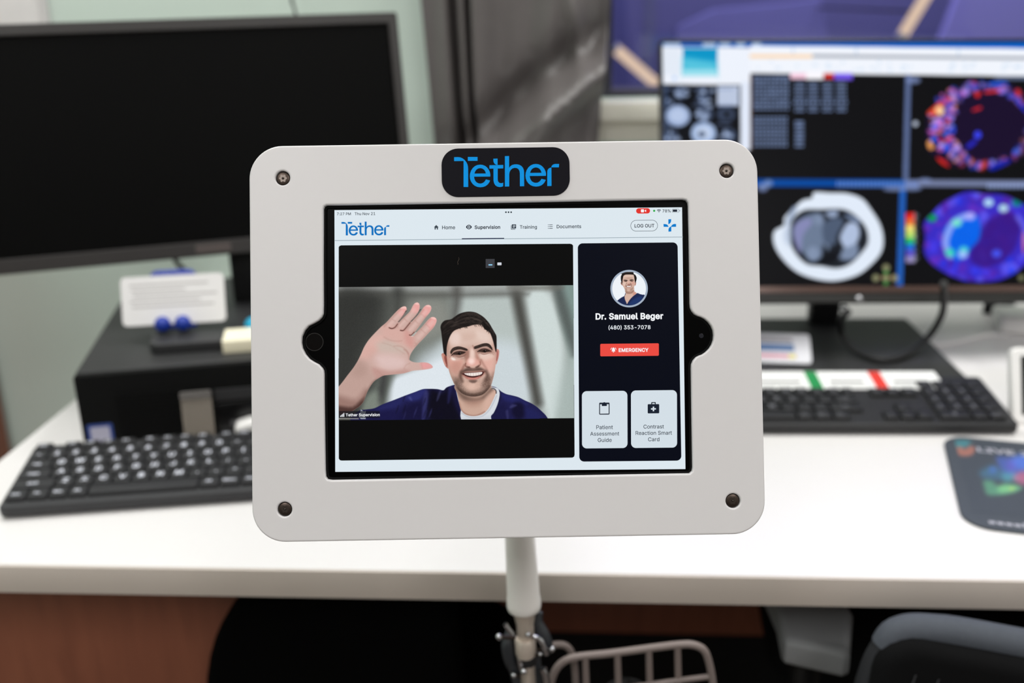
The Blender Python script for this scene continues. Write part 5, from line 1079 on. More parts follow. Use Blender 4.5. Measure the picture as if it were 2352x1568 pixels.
# ---- mouse mat with a printed picture
ma, mb_, mc = atz(2170, 1012, DESK), atz(2222, 1206, DESK), atz(2352, 1216, DESK)
my = math.atan2(ma.y - mb_.y, ma.x - mb_.x) - math.pi / 2
MM = Matrix.Translation((mb_.x - .006, mb_.y - .004, DESK)) @ Matrix.Rotation(my - .01, 4, 'Z')
t = thing('mouse_mat', 'dark grey mouse mat with a coloured print in front of the keyboard', 'mouse mat', MM)
put('mat', *solid([rrect(0, 0, .27, .215, .028, 7)], rounded(.0003, .003, .0008, 2)), mat('slate_grey_mat', (66, 72, 80), .6, spec=.4, var=.05, scale=300), t)
cv = Canvas(2150, 980, 2480, 1230, 1.0, (66, 72, 80)); K = tr(2150, 980, 6.272)
for L, col, f, al in (([(230,250),(300,190),(470,190),(490,250),(400,300),(290,300)], (70,150,160), 4, .9), ([(290,330),(330,280),(420,320),(500,270),(560,320),(500,410),(340,410)], (196,120,100), 3, .95),
                      ([(870,450),(1000,430),(1130,440),(1300,400),(1600,420),(1700,640),(1300,640),(1100,720),(960,660)], (72,100,196), 5, .9), ([(1030,500),(1150,500),(1130,640),(1050,640)], (104,88,186), 6, .8), ([(1110,420),(1500,400),(1500,600),(1180,600)], (84,124,224), 6, .8),
                      ([(640,640),(780,560),(880,590),(1000,660),(1060,760),(800,760),(660,720)], (66,116,150), 5, .8), ([(780,580),(860,580),(860,650),(780,660)], (70,110,200), 4, .8),
                      ([(960,680),(1120,660),(1180,760),(1000,790)], (84,160,170), 5, .8), ([(1120,740),(1180,660),(1300,640),(1500,700),(1500,820),(1240,830)], (206,110,150), 5, .9),
                      ([(690,780),(800,780),(900,850),(1000,820),(1180,850),(1220,900),(1000,970),(760,980),(700,880)], (96,168,128), 4, .9), ([(920,860),(1080,850),(1180,880),(1060,930),(920,930)], (140,214,140), 6, .9), ([(1060,880),(1110,870),(1120,900),(1070,910)], (190,200,100), 3, .8)): cv.fill(K(L), col, f * 1.8, al * .72)
grid_picture('printed_picture', .012, .03, .26, .206, 120, 90, .0032, cv, MM, picture('mouse_mat_ink', 1, True, .55, .3), t)
gx0, gx1, gt = on(MM, 2246, 1036, .0034), on(MM, 2352, 1036, .0034), mat('pale_mat_lettering', (172, 172, 182), .5)
V, F, tw = text_mesh('LIVE ZE', .03); s_ = .0215
put('mat_lettering', [(gx0[0] + x * s_ * 1.1, gx0[1] + y * s_, .0034) for x, y, z in V], F, gt, t, None, 0)
p0 = on(MM, 2272, 1201, .0034)
for k in range(9): slab('small_print', rrect(p0[0] + k * .0075, p0[1], p0[0] + k * .0075 + .0058, p0[1] + .0052 + .003 * (k % 5 == 4), .0004, 2), .003, .0034, .0001, gt, t)

# ================================================================ TABLET STAND, ENCLOSURE AND TABLET
def cam_pose(x, y, z, rx, ry, rz):
    R = Matrix.Rotation(math.radians(rz), 4, 'Z') @ Matrix.Rotation(math.radians(ry), 4, 'Y') @ Matrix.Rotation(math.radians(rx), 4, 'X')
    return CAM @ Matrix.Translation((x, y, z)) @ R
ME = cam_pose(-.0033, .0013, -.589, -1.585, .3625, .906)
MS = cam_pose(-.001611, .001417, -.59294, -1.6165, -.021, .462)
enc = lambda L, z=0.0: [on(ME, x, y, z) for x, y in L]
scr = lambda L: [on(MS, x, y, 0) for x, y in L]

t = enclosure = thing('tablet_enclosure', 'white plastic tablet enclosure with a blue lettered badge', 'tablet enclosure', ME)
hw, hh = .1511, .11705
plate_m = mat('white_enclosure_plastic', (223, 220, 221), .38, spec=.45, var=.012, scale=6)
hole = [(742.2,479),(744.4,473),(749.5,470.4),(876,468.5),(1170,463.8),(1420,459.3),(1568,457),(1576,458.6),(1580.4,464),(1581.6,472),(1583.5,540),(1585,640),(1585.7,696),(1586.6,706),(1590,714.3),(1595.8,721.3),(1603.5,725.5),(1610.5,727.6),(1618.9,731.9),(1627.3,738.9),(1634.3,748),
        (1638.5,757.8),(1640,769),(1639.2,780),(1635.7,790.8),(1630,800),(1621.7,808.3),(1613.3,814),(1606.3,816.3),(1599.3,820.2),(1593,827.2),(1589.2,836.4),(1588.6,846),(1590,960),(1592,1074),(1590.6,1082),(1584.5,1087.6),(1400,1090.8),(1100,1096.6),(762,1102.8),(752,1101.2),(747.3,1094.7),(746.3,1080),
        (745.9,1054),(743.9,918),(743.6,858),(742.6,850.5),(739.5,845),(731.4,836.4),(720.7,831),(710,824),(701,813.2),(693.9,799),(691.8,786.4),(693,772),(699.3,757.9),(708.2,748),(720.7,741.8),(731.4,735.5),(738.6,727.5),(741.6,719.5),(742.1,700),(741.6,600)]
HOLE = enc(hole)
SCREWS = enc([(649, 408.5), (1669.5, 391.5), (653.5, 1169.5), (1684, 1150)])
outline = rrect(-hw, -hh, hw, hh, .0196, 14)
b = .0010
prof = [(0, -.006)] + [(-b * (1 - math.cos(math.pi / 2 * k / 5)), -b * (1 - math.sin(math.pi / 2 * k / 5))) for k in range(6)] + [(-b - .0003, 0)]
V, F = solid([outline, HOLE] + [ell(x, y, .0043, None, 28) for x, y in SCREWS], prof)
put('faceplate', V, F, plate_m, t, None, 40)
V, F = solid([rrect(-hw, -hh, hw, hh, .0196, 14)], rounded(-.024, -.0061, .004, 4)); put('back_shell', V, F, plate_m, t)
G = orient(HOLE, True)
V, F = solid([grow(G, .0004), grow(G, -.0013)], [(0, -.0058), (0, -.0034)]); put('gasket', V, F, mat('black_gasket_rubber', (17, 17, 17), .8, spec=.1), t)
steel = mat('dark_bronze_steel', (74, 64, 58), .32, .9, var=.15, scale=400); bright = mat('bright_steel', (84, 77, 72), .3, 1.0)
for x, y in SCREWS:
    s = lathe('screw', [(.0040, -.006), (.0040, -.0019), (.0037, -.0014), (.0030, -.0012)], steel, t, Matrix.Translation((x, y, 0)), 24)
    star = [(.0021 * (1 + .16 * math.cos(6 * a)) * math.cos(a), .0021 * (1 + .16 * math.cos(6 * a)) * math.sin(a)) for a in (2 * math.pi * k / 36 for k in range(36))]
    put('drive_socket', *solid([star, ell(0, 0, .0008, None, 12)], [(0, -.00119), (0, -.0011)]), bright, s)
    ball('centre_pin', .0007, bright, s, Matrix.Translation((0, 0, -.0012)))
bc = enc([(1161.5, 395.3)])[0]
bg = put('badge', *solid([rrect(bc[0] - .0380, bc[1] - .01445, bc[0] + .0380, bc[1] + .01445, .0098, 10)], rounded(0, .0007, .0002, 2, False)), mat('navy_black_badge', (11, 9, 19), .4, spec=.08, var=.1, scale=200), t)
LOGO = [
 [[(368,288),(430,286),(465,290),(500,305),(535,332),(562,366),(580,402),(588,436),(590,470),(592,760),(518,760),(518,348),(368,350)]],
 [[(586,284),(740,284),(740,346),(586,346)]],
 [[(942,595),(943,560),(936,525),(918,486),(892,452),(860,426),(822,411),(780,406),(738,412),(698,430),(664,460),(638,500),(622,545),(617,590),(622,635),(638,678),(664,714),(698,742),(738,759),(785,765),(830,760),(868,746),(898,724),(922,694),(940,657),(872,640),(858,665),(838,687),(812,701),(785,706),(752,701),(722,685),(702,660),(690,630),(684,597)],
  [(690,548),(872,546),(862,514),(844,487),(816,468),(785,461),(752,467),(722,485),(702,514)]],
 [[(990,312),(1058,310),(1058,411),(1036,408),(1014,396),(998,374),(991,348)]], [[(928,415),(1148,411),(1148,466),(928,470)]],
 [[(992,469),(1060,467),(1060,640),(1064,668),(1078,688),(1098,698),(1122,700),(1148,692),(1146,750),(1116,759),(1086,761),(1052,754),(1022,734),(1002,700),(993,660)]],
 [[(1174,271),(1240,269),(1241,456),(1262,430),(1290,411),(1324,402),(1362,400),(1400,408),(1434,426),(1460,456),(1474,492),(1478,530),(1480,748),(1412,749),(1411,540),(1404,504),(1386,474),(1360,460),(1328,457),(1296,466),(1268,488),(1250,520),(1243,556),(1242,752),(1174,754)]],
 [[(942 + 883,584),(943 + 883,549),(936 + 883,514),(918 + 883,475),(892 + 883,441),(860 + 883,415),(822 + 883,400),(780 + 883,395),(738 + 883,401),(698 + 883,419),(664 + 883,449),(638 + 883,489),(622 + 883,534),(617 + 883,579),(622 + 883,624),(638 + 883,667),(664 + 883,703),(698 + 883,731),(738 + 883,748),(785 + 883,754),(830 + 883,749),(868 + 883,735),(898 + 883,713),(922 + 883,683),(940 + 883,648),(872 + 883,631),(858 + 883,654),(838 + 883,676),(812 + 883,690),(785 + 883,695),(752 + 883,690),(722 + 883,674),(702 + 883,649),(690 + 883,619),(684 + 883,586)],
  [(690 + 883,537),(872 + 883,535),(862 + 883,503),(844 + 883,476),(816 + 883,457),(785 + 883,450),(752 + 883,456),(722 + 883,474),(702 + 883,503)]],
 [[(1846,746),(1914,744),(1912,452),(1892,455),(1868,468),(1852,490),(1846,520)]], [[(1911,449),(2030,449),(2034,395),(1975,395),(1948,400),(1926,414),(1914,432)]]]
logo_m = mat('azure_badge_ink', (0, 158, 248), .5, spec=.08, var=.01)
for c in LOGO: flat('badge_letter', [enc([(990 + x / 6.918, 320 + y / 6.918) for x, y in q]) for q in c], .0009, logo_m, bg)

# ---- the tablet itself
t = tablet = thing('tablet', 'tablet with a lit video call screen inside the white enclosure', 'tablet', MS)
glass = mat('black_tablet_glass', (3, 3, 3), .25, spec=.03, var=.02)
slab('glass_front', rrect(-.1242, -.0860, .1262, .0860, .010, 6), -.0012, -.0003, .0003, glass, t)
slab('body', rrect(-.1252, -.0870, .1272, .0870, .011, 6), -.0078, -.0012, .002, mat('grey_aluminium', (150, 150, 152), .4, .9), t)
hb = scr([(722, 785)])[0]
put('home_button', *solid([ell(hb[0], hb[1], .0054, None, 32), ell(hb[0], hb[1], .0050, None, 32)], [(0, -.0003), (0, -.00015)]), mat('home_button_ring', (34, 32, 30), .35, spec=.2), t)
slab('home_button_face', ell(hb[0], hb[1], .0050, None, 32), -.0003, -.0002, .00002, mat('home_button_face', (8, 6, 5), .4, spec=.04), t)
lens = scr([(1611, 771)])[0]; slab('camera_lens', ell(lens[0], lens[1], .0014, None, 20), -.0003, -.0001, .0001, mat('front_camera_lens', (18, 22, 34), .1), t)
W2, H2 = .2078 / 2, .1559 / 2
disp = flat('display', [[(-W2, -H2), (W2, -H2), (W2, H2), (-W2, H2)]], 0, glow('display_pale_blue', (221, 232, 239)), t)
def ui(name, contours, rgb, layer=1): return flat(name, [scr(c) for c in contours], layer * .00004, glow('display_%02x%02x%02x' % rgb, rgb), disp)
def skewrect(x0, y0, x1, y1, r, n=6):
    P = rrect(x0, y0, x1, y1, r, n) if r else [(x0, y0), (x1, y0), (x1, y1), (x0, y1)]; xm = (x0 + x1) / 2
    return [(x + (y - 780) * .0035 * (x - 769) / 800, y - .0100 * (x - xm)) for x, y in P]
def uitext(name, s, x0, yb, x1, rgb, bold=0.0, layer=2):
    V, F, w = text_mesh(s, bold); p0, p1 = scr([(x0, yb), (x1, yb)]); k = (p1[0] - p0[0]) / w
    return put(name, [(p0[0] + x * k, p0[1] + y * k, layer * .00004) for x, y, z in V], F, glow('display_%02x%02x%02x' % rgb, rgb), disp, None, 0)
INK, DIM, NAVY, BLUE = (26, 34, 48), (58, 68, 78), (7, 10, 22), (0, 112, 190)
WHITE = (246, 248, 252)
uitext('clock_text', '7:27 PM', 774, 494.2, 806, DIM, .012); uitext('date_text', 'Thu Nov 21', 814.5, 494, 862, DIM, .012)
for x in (1162, 1168, 1174): ui('menu_dot', [ell(x, 487.2, 2.0, None, 14)], (62, 72, 80), 2)
ui('recording_pill', [skewrect(1462, 478, 1494, 490.2, 6)], (226, 52, 44)); ui('camera_icon', [skewrect(1473, 480.6, 1480, 487.6, 1.2)], WHITE, 2); ui('camera_icon_lens', [[(1480.8,483),(1484,481),(1484,487),(1480.8,485)]], WHITE, 2)
ui('green_dot', [ell(1502.5, 484, 2.5, None, 14)], (40, 170, 70), 2)
def arc(cx, cy, r0, r1, a0, a1, n=10):
    A = [math.radians(a0 + (a1 - a0) * k / n) for k in range(n + 1)]
    return [(cx + r1 * math.cos(a), cy - r1 * math.sin(a)) for a in A] + [(cx + r0 * math.cos(a), cy - r0 * math.sin(a)) for a in A[::-1]]
for r0, r1 in ((0.2, 2), (3.1, 4.5), (5.6, 7)): ui('wifi_icon', [arc(1513.5, 487.6, r0, r1, 46, 134)], INK, 2)
uitext('battery_text', '78%', 1521.6, 487.6, 1540.6, INK, .012)
ui('battery_outline', [skewrect(1544.4, 479.6, 1561, 487.8, 2.2), skewrect(1545.2, 480.4, 1560.2, 487, 1.6)], (120, 130, 138), 2); ui('battery_level', [skewrect(1546.2, 481.2, 1556.4, 486.2, .8)], INK, 2); ui('battery_tip', [skewrect(1561.8, 482, 1563, 485.2, .5)], (120, 130, 138), 2)
for c in LOGO: ui('header_logo', [[(784.3 + (x - 368) * 110.4 / 1666, 508.4 + (y - 268) * 32.4 / 497 + (x - 368) * .0003) for x, y in q] for q in c], BLUE, 2)
ui('home_icon', [[(1002,516.6),(1007.6,521.8),(1006,521.8),(1006,527),(1003.4,527),(1003.4,523.4),(1000.8,523.4),(1000.8,527),(998.2,527),(998.2,521.8),(996.6,521.8)]], DIM, 2)
uitext('menu_text', 'Home', 1015.6, 526.2, 1045.4, DIM, .014)
eye = [(1070,521.2),(1072,518.4),(1075,516.4),(1077,516),(1079,516.4),(1082,518.4),(1084,521.2),(1082,524),(1079,526),(1077,526.4),(1075,526),(1072,524)]
ui('eye_icon', [eye, ell(1077, 521.2, 3.4, None, 16)[::-1]], INK, 2); ui('eye_icon_pupil', [ell(1077, 521.2, 1.9, None, 14)], INK, 2)
uitext('menu_text', 'Supervision', 1090.2, 525.6, 1149, INK, .022)
ui('active_underline', [[(1060.8,547.2),(1158,546.2),(1158,548.2),(1060.8,549.3)]], (18, 26, 60), 2)
ui('training_icon', [skewrect(1176, 515, 1186, 524.6, 1.2), [(1178,517),(1184,517),(1184,518),(1178,518)], [(1178,519.2),(1184,519.2),(1184,520.2),(1178,520.2)], [(1178,521.4),(1182,521.4),(1182,522.4),(1178,522.4)]], (52, 62, 74), 2)
ui('training_icon_spine', [[(1173.6,517.4),(1174.8,517.4),(1174.8,525.8),(1183.6,525.8),(1183.6,527),(1174.4,527),(1173.6,526.2)]], (52, 62, 74), 2)
uitext('menu_text', 'Training', 1194, 525, 1233.4, DIM, .014)
for k in range(3): ui('list_icon', [skewrect(1261.8, 515.4 + k * 4.2, 1270, 516.7 + k * 4.2, 0)], DIM, 2); ui('list_icon_dot', [ell(1259.4, 516.1 + k * 4.2, .9, None, 8)], DIM, 2)
uitext('menu_text', 'Documents', 1278.6, 524, 1335, DIM, .014)
ui('logout_outline', [skewrect(1449, 505.2, 1511.6, 531, 12.8, 10), skewrect(1450, 506.2, 1510.6, 530, 11.9, 10)], (88, 98, 108), 2); uitext('logout_text', 'LOG OUT', 1457.4, 522.2, 1503, INK, .016)
for P in ([(1470,760),(1472,758),(1496,757),(1495,776),(1490,790),(1480,799),(1470,803)], [(1540,801),(1540,826),(1493,827),(1499,815),(1509,805),(1524,800)], [(1497,868),(1471,870),(1471,848),(1477,834),(1487,826),(1497,822)], [(1426,801),(1446,802),(1460,806),(1468,816),(1472,827),(1428,826)]):
    ui('plus_emblem', [[(1160 + x / 3.92, 310 + y / 3.92) for x, y in P]], (0, 122, 204), 2)
ui('header_rule', [[(768.9,551.6),(1568.6,543.6),(1568.6,544.8),(768.9,552.9)]], (140, 156, 166))
vp = [(778,567.5),(779.5,565),(783.5,563.2),(1309,559.6),(1313.5,560.6),(1316.2,563.5),(1319.8,1044),(1318.6,1048.4),(1314.8,1050.6),(785,1057.4),(781,1056.6),(778.2,1053)]
ui('video_panel', [vp], (9, 9, 9))
VID = paint_video()
vq = scr([(777.9, 659.2), (1317.2, 654.8), (1318.6, 960.2), (778, 965)])
def in_video(x, y):
    s = np.ones(len(x), bool)
    for (ax, ay), (bx_, by_) in zip(vq, vq[1:] + vq[:1]): s &= ((bx_ - ax) * (y - ay) - (by_ - ay) * (x - ax)) <= 0
    return s
xs, ys = [p[0] for p in vq], [p[1] for p in vq]
grid_picture('video_picture', min(xs), max(ys), max(xs), min(ys), 680, 395, .00008, VID, MS, picture('video_picture_light'), disp, in_video)['label'] = 'man in blue scrubs waving on the video call'
for k in range(4): ui('signal_bar', [[(781.6 + k * 2.5, 957 - .02 * k), (783.2 + k * 2.5, 957), (783.2 + k * 2.5, 954 - k * 2.0), (781.6 + k * 2.5, 954 - k * 2.0)]], WHITE, 3)
uitext('caption_text', 'Tether Supervision', 794.2, 955.8, 872.4, WHITE, .016, 3)
ui('self_view_thumbnail', [skewrect(1115.8, 594.6, 1136.4, 615.2, .5)], (62, 63, 68), 2); ui('self_view_mark', [skewrect(1122.2, 606.8, 1131.2, 609.4, .8)], (150, 214, 250), 3); ui('grid_mark', [skewrect(1142.6, 602.6, 1152.2, 609, 1.2)], (206, 210, 220), 2)
tube('stray_hair', [(*scr([p])[0], .0003) for p in ((1053.4,591),(1054.4,595),(1052.6,599),(1051,603),(1052.2,605),(1051.6,608))], .00006, mat('stray_hair', (120, 104, 92), .6), disp, 5, sub=4)
ui('contact_panel', [[(x + (y - 556) * .0095 * (x - 1327) / 230 + (y - 556) * .0045, y) for x, y in skewrect(1327.6, 557.6, 1557, 1058.6, 11, 8)]], NAVY)
ui('avatar_ring', [ell(1445, 662.6, 43, None, 64), ell(1445, 662.6, 38.8, None, 64)], (164, 178, 196), 2)
ac, ar = scr([(1445, 662.6)])[0], (scr([(1484, 662.6)])[0][0] - scr([(1445, 662.6)])[0][0])
grid_picture('avatar_picture', ac[0] - ar, ac[1] + ar, ac[0] + ar, ac[1] - ar, 190, 190, .00007, paint_avatar(), MS, MATS['video_picture_light'], disp, lambda x, y: (x - ac[0]) ** 2 + (y - ac[1]) ** 2 < ar * ar)['label'] = 'round portrait of the man in blue scrubs'
uitext('contact_name_text', 'Dr. Samuel Beger', 1368, 733.2, 1523.4, WHITE, .030); uitext('contact_number_text', '(480) 353-7078', 1397.6, 756.2, 1494.2, (232, 236, 242), .016)
ui('emergency_button', [skewrect(1378.6, 788.8, 1513.2, 817.4, 2.6)], (236, 76, 66), 2); uitext('emergency_text', 'EMERGENCY', 1421, 807.8, 1489.6, WHITE, .026, 3)
ui('bell_icon', [[(1404.4,806.6),(1405.6,805),(1405.8,801),(1407,799),(1408.4,798.2),(1409,797.2),(1409.6,798.2),(1411,799),(1412.2,801),(1412.4,805),(1413.6,806.6)]], WHITE, 3); ui('bell_icon_clapper', [arc(1409, 807.4, 0.05, 1.7, 180, 360)], WHITE, 3)
ui('bell_icon_wave', [arc(1408.6, 803, 5.0, 6.2, 125, 180)], WHITE, 3); ui('bell_icon_wave', [arc(1409.4, 803, 5.0, 6.2, 0, 55)], WHITE, 3)
CARD = (212, 223, 231)
ui('guide_tile', [skewrect(1336.2, 897.6, 1440.6, 1029, 11, 8)], CARD, 2); ui('smart_card_tile', [skewrect(1448.8, 896, 1554.4, 1028, 11, 8)], CARD, 2)
ic = lambda L: [(1310 + x / 4.9, 780 + y / 4.9) for x, y in L]
ui('clipboard_icon', [ic(skewrect(324, 707, 441, 842, 10, 4)), ic([(334,726),(354,726),(354,746),(411,745),(411,725),(431,725),(431,830),(334,832)])], INK, 3)
ui('clipboard_icon_clip', [ic(ell(382, 722, 20, 20, 20)), ic(ell(382, 719, 7, 7, 12))], INK, 3)
ui('first_aid_icon', [ic(skewrect(870, 724, 1000, 828, 9, 4)), ic([(927,752),(943,752),(943,770),(963,769),(963,785),(943,785),(943,804),(927,804),(927,786),(907,786),(907,770),(927,770)])], INK, 3)
ui('first_aid_icon_handle', [ic(skewrect(910, 701, 961, 728, 8, 4)), ic(skewrect(921, 711, 950, 728.5, 3, 3))], INK, 3)
for s, a, y, b_ in (('Patient', 1369.6, 985.2, 1407.8), ('Assessment', 1355.6, 1000, 1422.2), ('Guide', 1373, 1014.6, 1405), ('Contrast', 1478, 983.8, 1525), ('Reaction Smart', 1460, 998.4, 1543.4), ('Card', 1488.6, 1013, 1514.6)):
    uitext('tile_text', s, a, y, b_, (40, 50, 62), .006, 3)

# ---- stand: white tube, steel clamp, floor base
q0 = atz(1193, 1200, 0); pt, pbm = atv(1188, 1130, .70), atv(1204, 1398, .70)
axis = (pbm - pt).normalized()
floor_p = pbm + axis * (pbm.z / -axis.z)
t = stand = thing('tablet_stand', 'white pole stand with a steel clamp carrying the tablet enclosure', 'stand', Matrix.Translation((floor_p.x, floor_p.y, 0)))
o = Vector((floor_p.x, floor_p.y, 0)); S = lambda p: Vector(p) - o
zq = axis.to_track_quat('Z', 'Y').to_matrix().to_4x4()
white_metal = mat('white_powder_coat', (244, 240, 236), .35, var=.02)
chrome = MATS['chrome']; warm = mat('warm_satin_steel', (205, 192, 180), .38, .35)
L_ = (pbm - pt).length
lathe('sleeve', [(.0108, 0), (.0120, L_ * .3), (.0134, L_ - .014), (.0140, L_ - .009), (.0142, L_ - .004), (.0136, L_ - .001), (.0118, L_)], white_metal, t, Matrix.Translation(S(pt)) @ zq, 32, 50)
lathe('neck_cone', [(.0105, 0), (.0088, .006), (.0076, .013)], warm, t, Matrix.Translation(S(pbm)) @ zq, 24, 50)
lathe('shaft', [(.0072, 0), (.0072, .022), (.0064, .023), (.0064, pbm.z / -axis.z - .03)], warm, t, Matrix.Translation(S(pbm + axis * .01)) @ zq, 24, 50)
tube('mount_arm', [S(pt), S(pt + Vector((0, -.012, .02))), S(ME @ Vector((.008, -.06, -.03)))], .0085, white_metal, t, 16, sub=5)
slab('mount_plate', rrect(-.045, -.045, .045, .045, .008), -.036, -.0245, .003, black_pl, t, Matrix.Translation(-o) @ ME @ Matrix.Translation((.008, -.03, 0)))
V0_ = .70
def cl(px, py, dv=0.0): return S(atv(px, py, V0_ + dv))
slat = mat('dark_slate_plastic', (40, 43, 47), .4)
tube('clamp_jaw', [cl(1172, 1452, .006), cl(1166, 1480, .002), cl(1172, 1512, .002), cl(1186, 1545, .004), cl(1196, 1600, .006)], [.004, .0056, .006, .0056, .005], slat, t, 12, sub=4)
tube('clamp_jaw', [cl(1238, 1404, .008), cl(1234, 1428, .006), cl(1246, 1456, .004), cl(1254, 1476, .004), cl(1252, 1500, .004)], [.0035, .005, .006, .0058, .004], slat, t, 12, sub=4)
tube('clamp_jaw', [cl(1228, 1500, .004), cl(1230, 1540, .004), cl(1232, 1600, .006)], [.0045, .0055, .0055], slat, t, 12, sub=4)
for P, r in (([(1160, 1432), (1168, 1444), (1178, 1457)], .0021), ([(1224, 1461), (1240, 1468), (1250, 1484), (1255, 1502)], .0022), ([(1194, 1512), (1197, 1528), (1202, 1544)], .0026), ([(1246, 1534), (1254, 1552), (1260, 1600)], .0030)):
    tube('bent_rod', [cl(x, y, -.006) for x, y in P], r, chrome, t, 10, sub=4)
lathe('collar', [(.0078, 0), (.0088, .002), (.0088, .015), (.0078, .017)], warm, t, Matrix.Translation(cl(1206, 1464, -.001)) @ zq, 24)
lathe('collar', [(.0074, 0), (.0084, .002), (.0084, .010), (.0074, .012)], mat('black_collar', (24, 24, 26), .4), t, Matrix.Translation(cl(1210, 1494, .0)) @ zq, 24)
for x, y, r, dv in ((1146, 1462, .0029, -.005), (1213, 1457, .0022, -.011), (1268, 1490, .0027, -.004), (1241, 1502, .0018, -.008), (1203, 1542, .0026, -.012), (1180, 1550, .0024, -.006)):
    d = Vector((0, -1, .35)).normalized(); p = cl(x, y, dv)
    ball('bolt_head', r, chrome, t, Matrix.Translation(p))
    tube('bolt_shank', [p, p + (cl(1205, y + 4, .004) - p) * .75], r * .6, steel, t, 8)
lathe('floor_base', [(.16, 0), (.16, .012), (.15, .02), (.03, .026), (.02, .05)], white_metal, t, None, 48)

# ---- wire basket hooked to the stand
VBk = .728
wire = mat('grey_coated_wire', (126, 114, 110), .5)
bo = atv(1450, 1700, VBk)
t = thing('wire_basket', 'grey wire basket hooked beside the stand pole below the desk edge', 'basket', Matrix.Translation(bo))
K = lambda px, py, dv=0.0: atv(px, py, VBk + dv) - bo
front = [K(1258, 1700), K(1262, 1600), K(1270, 1552), K(1290, 1522), K(1325, 1508), K(1400, 1500), K(1500, 1487), K(1560, 1480), K(1590, 1480), K(1614, 1490), K(1626, 1512), K(1636, 1560), K(1640, 1620), K(1636, 1700)]
tube('rim', front, .0033, wire, t, 10, sub=6)
back = [K(1262, 1482, .03), K(1290, 1480, .03), K(1306, 1488, .03), K(1316, 1510, .03), K(1322, 1560, .03), K(1324, 1700, .03)]
tube('hook_loop', back, .0032, wire, t, 10, sub=6)
for x, y in ((1344, 1506), (1418, 1498), (1490, 1489), (1556, 1482)): tube('upright_wire', [K(x, y), K(x + 3, 1600, .004), K(x + 5, 1700, .008)], .0030, wire, t, 10)
tube('cross_wire', [K(1266, 1600), K(1400, 1585), K(1560, 1562), K(1640, 1552)], .0024, wire, t, 10)
tube('cross_wire', [K(1262, 1690), K(1400, 1684), K(1560, 1672), K(1638, 1664)], .0024, wire, t, 10)
tube('floor_wire', [K(1258, 1700), K(1300, 1700, .05), K(1600, 1700, .06), K(1636, 1700)], .0024, wire, t, 10)
V, F = [], []
n1, n2 = 28, 14
cl0 = K(1435, 1700, .03)
for j in range(n2):
    for i in range(n1):
        a = 2 * math.pi * i / n1; e = math.pi / 2 * j / (n2 - 1); r = math.cos(e)
        V.append(cl0 + Vector((.038 * r * math.cos(a) * (1 + .12 * math.sin(5 * a + 2 * e)), .018 * r * math.sin(a) * (1 + .1 * math.cos(4 * a)), .066 * math.sin(e) * (1 + .06 * math.sin(3 * a + 1)))))
for j in range(n2 - 1):
    for i in range(n1): F.append((j * n1 + i, j * n1 + (i + 1) % n1, (j + 1) * n1 + (i + 1) % n1, (j + 1) * n1 + i))
tag(put('black_cloth', [v + bo for v in V], F, mat('black_cloth', (20, 20, 22), .9, bump=.4, bscale=500), None, None, 80), 'crumpled black cloth inside the wire basket', 'cloth')

# ================================================================ CHAIRS
fab = mat('black_chair_fabric', (15, 15, 16), .9, spec=.1, var=.2, scale=300, bump=.25, bscale=1200)
rail_m = mat('blue_grey_chair_trim', (78, 82, 90), .7, spec=.2, var=.1, scale=200, bump=.1, bscale=900)
c0 = atv(2052, 1436, .73)
MH = Matrix.Translation(c0) @ Matrix.Rotation(math.radians(-13), 4, 'Z') @ Matrix.Rotation(math.radians(-6), 4, 'X') @ FR @ Matrix.Rotation(math.radians(-5), 4, 'Z')
fl = MH.inverted()
t = thing('office_chair', 'dark fabric office chair at the lower right, pushed to the desk', 'chair', Matrix.Translation((c0.x + .22, c0.y + .22, 0)))
B = Matrix.Translation(Vector((-c0.x - .22, -c0.y - .22, 0))) @ MH
slab('backrest', rrect(-.012, -.46, .46, -.002, .035, 6), -.03, .02, .014, fab, t, B, 5)
tube('side_rail', [(-.012, -.3, -.004), (-.012, -.2, -.004), (-.008, -.06, -.004), (.0, -.02, -.004)], .0125, mat('charcoal_side_trim', (44, 45, 48), .7, spec=.2), t, 12, sub=5, M=B)
P = [(-.001, -.022, -.004), (.006, -.008, -.004), (.03, .0, -.004), (.1, .002, -.004), (.42, -.004, -.004), (.452, -.03, -.004), (.454, -.2, -.004)]
tube('top_rail', P, .0135, rail_m, t, 14, sub=5, M=B)
for k, x in enumerate((.012, .03)): tube('seam', [(x, -.3, .021), (x + .002, -.1, .0212), (x + .008, -.03, .021)], .0008, mat('charcoal_seam', (44, 44, 47), .8), t, 6, sub=4, M=B)
sx = Matrix.Identity(4)
slab('seat', rrect(-.24, .03, .24, .46, .05, 5), .43, .49, .02, fab, t, Matrix.Rotation(math.radians(-8), 4, 'Z') , 4)
lathe('gas_lift', [(.028, .08), (.028, .3), (.02, .3), (.02, .43)], dark_pl, t, Matrix.Translation((0, .24, 0)), 20)
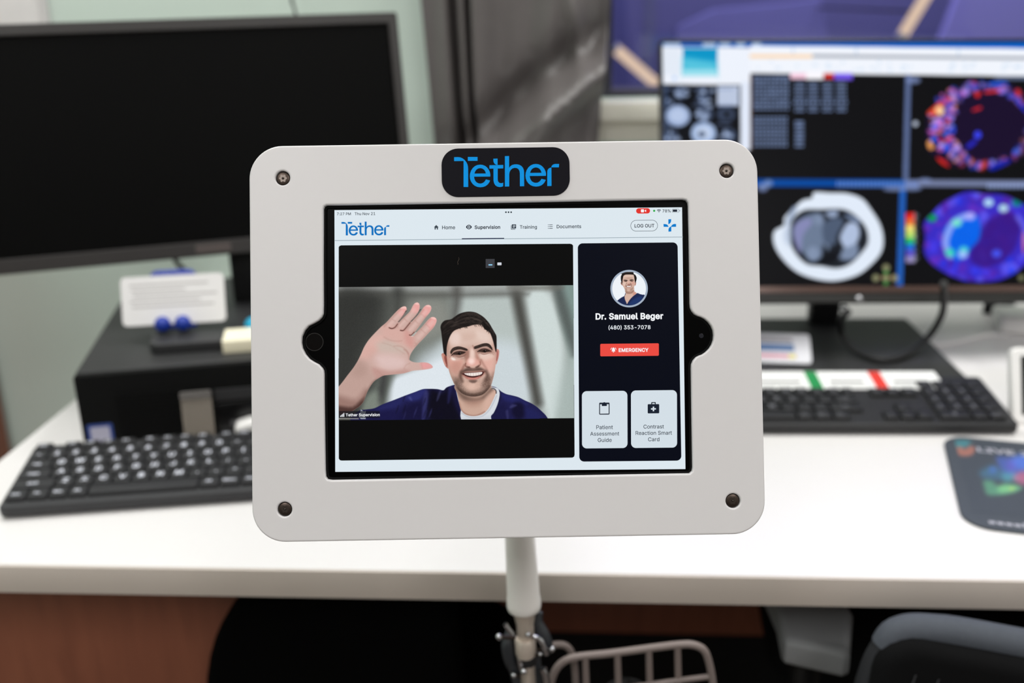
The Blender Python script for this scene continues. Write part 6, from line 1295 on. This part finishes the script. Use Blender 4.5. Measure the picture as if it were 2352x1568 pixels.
for k in range(5):
    a = 2 * math.pi * k / 5 + .3; e = Vector((.28 * math.cos(a), .24 + .28 * math.sin(a), .06))
    tube('base_arm', [(0, .24, .09), e], [.024, .014], black_pl, t, 10); lathe('castor', [(.018, 0), (.026, .012), (.026, .035), (.018, .05)], black_pl, t, Matrix.Translation((e.x, e.y, 0)), 14)
pa = t.matrix_world.inverted()
VA = .86
ap = [atv(x, y, VA) for x, y in ((1790, 1412), (1958, 1412), (1952, 1492), (1800, 1468))]
az = ap[0].z - .012
q = [atz(x, y, az) for x, y in ((1786, 1404), (1960, 1404), (1954, 1496), (1940, 1500), (1806, 1470), (1798, 1462))]
om = t.location
V, F = solid([[(p.x - om.x, p.y - om.y) for p in (q[0] + Vector((0, .12, 0)), q[1] + Vector((0, .12, 0)), q[1], q[2], q[3], q[4], q[5], q[0])]], rounded(az - .03, az, .008, 4))
put('armrest', V, F, mat('grey_armrest_pad', (140, 142, 144), .5, var=.06), t)
m_ = (q[3] + q[4] + q[0] + q[1]) / 4
tube('arm_post', [(m_.x - om.x, m_.y - om.y + .02, az - .028), (m_.x - om.x + .004, m_.y - om.y + .03, .46)], .016, black_pl, t, 14)
c1 = ROOM.inverted() @ atv(792, 1568, .87)
M2 = ROOM @ Matrix.Translation((c1.x, .87, 0))
t = thing('black_chair', 'black chair with a rounded backrest tucked under the desk', 'chair', M2)
jet = mat('jet_black_upholstery', (4, 4, 4), .95, spec=.05, var=.2, scale=200)
sh = [(-.158, .25), (.126, .25), (.129, .45), (.127, .57), (.120, .65), (.09, .682), (.02, .69), (-.03, .687), (-.075, .668), (-.112, .634), (-.138, .58), (-.152, .5), (-.157, .4)]
V, F = solid([[tuple(p) for p in spline(np.array(sh), 3, True)]], rounded(-.02, .02, .012, 4)); put('backrest', V, F, jet, t, FR)
put('seat', *solid([rrect(-.17, .03, .17, .28, .05, 5)], rounded(.43, .47, .015, 3)), jet, t)
for x in (-.15, .15):
    for y in (.05, .26): tube('leg', [(x, y, .43), (x * 1.1, y, 0)], .011, black_pl, t, 10)
tube('back_post', [(0, .05, .43), (0, .022, .44), (0, .018, .6)], .012, black_pl, t, 10)
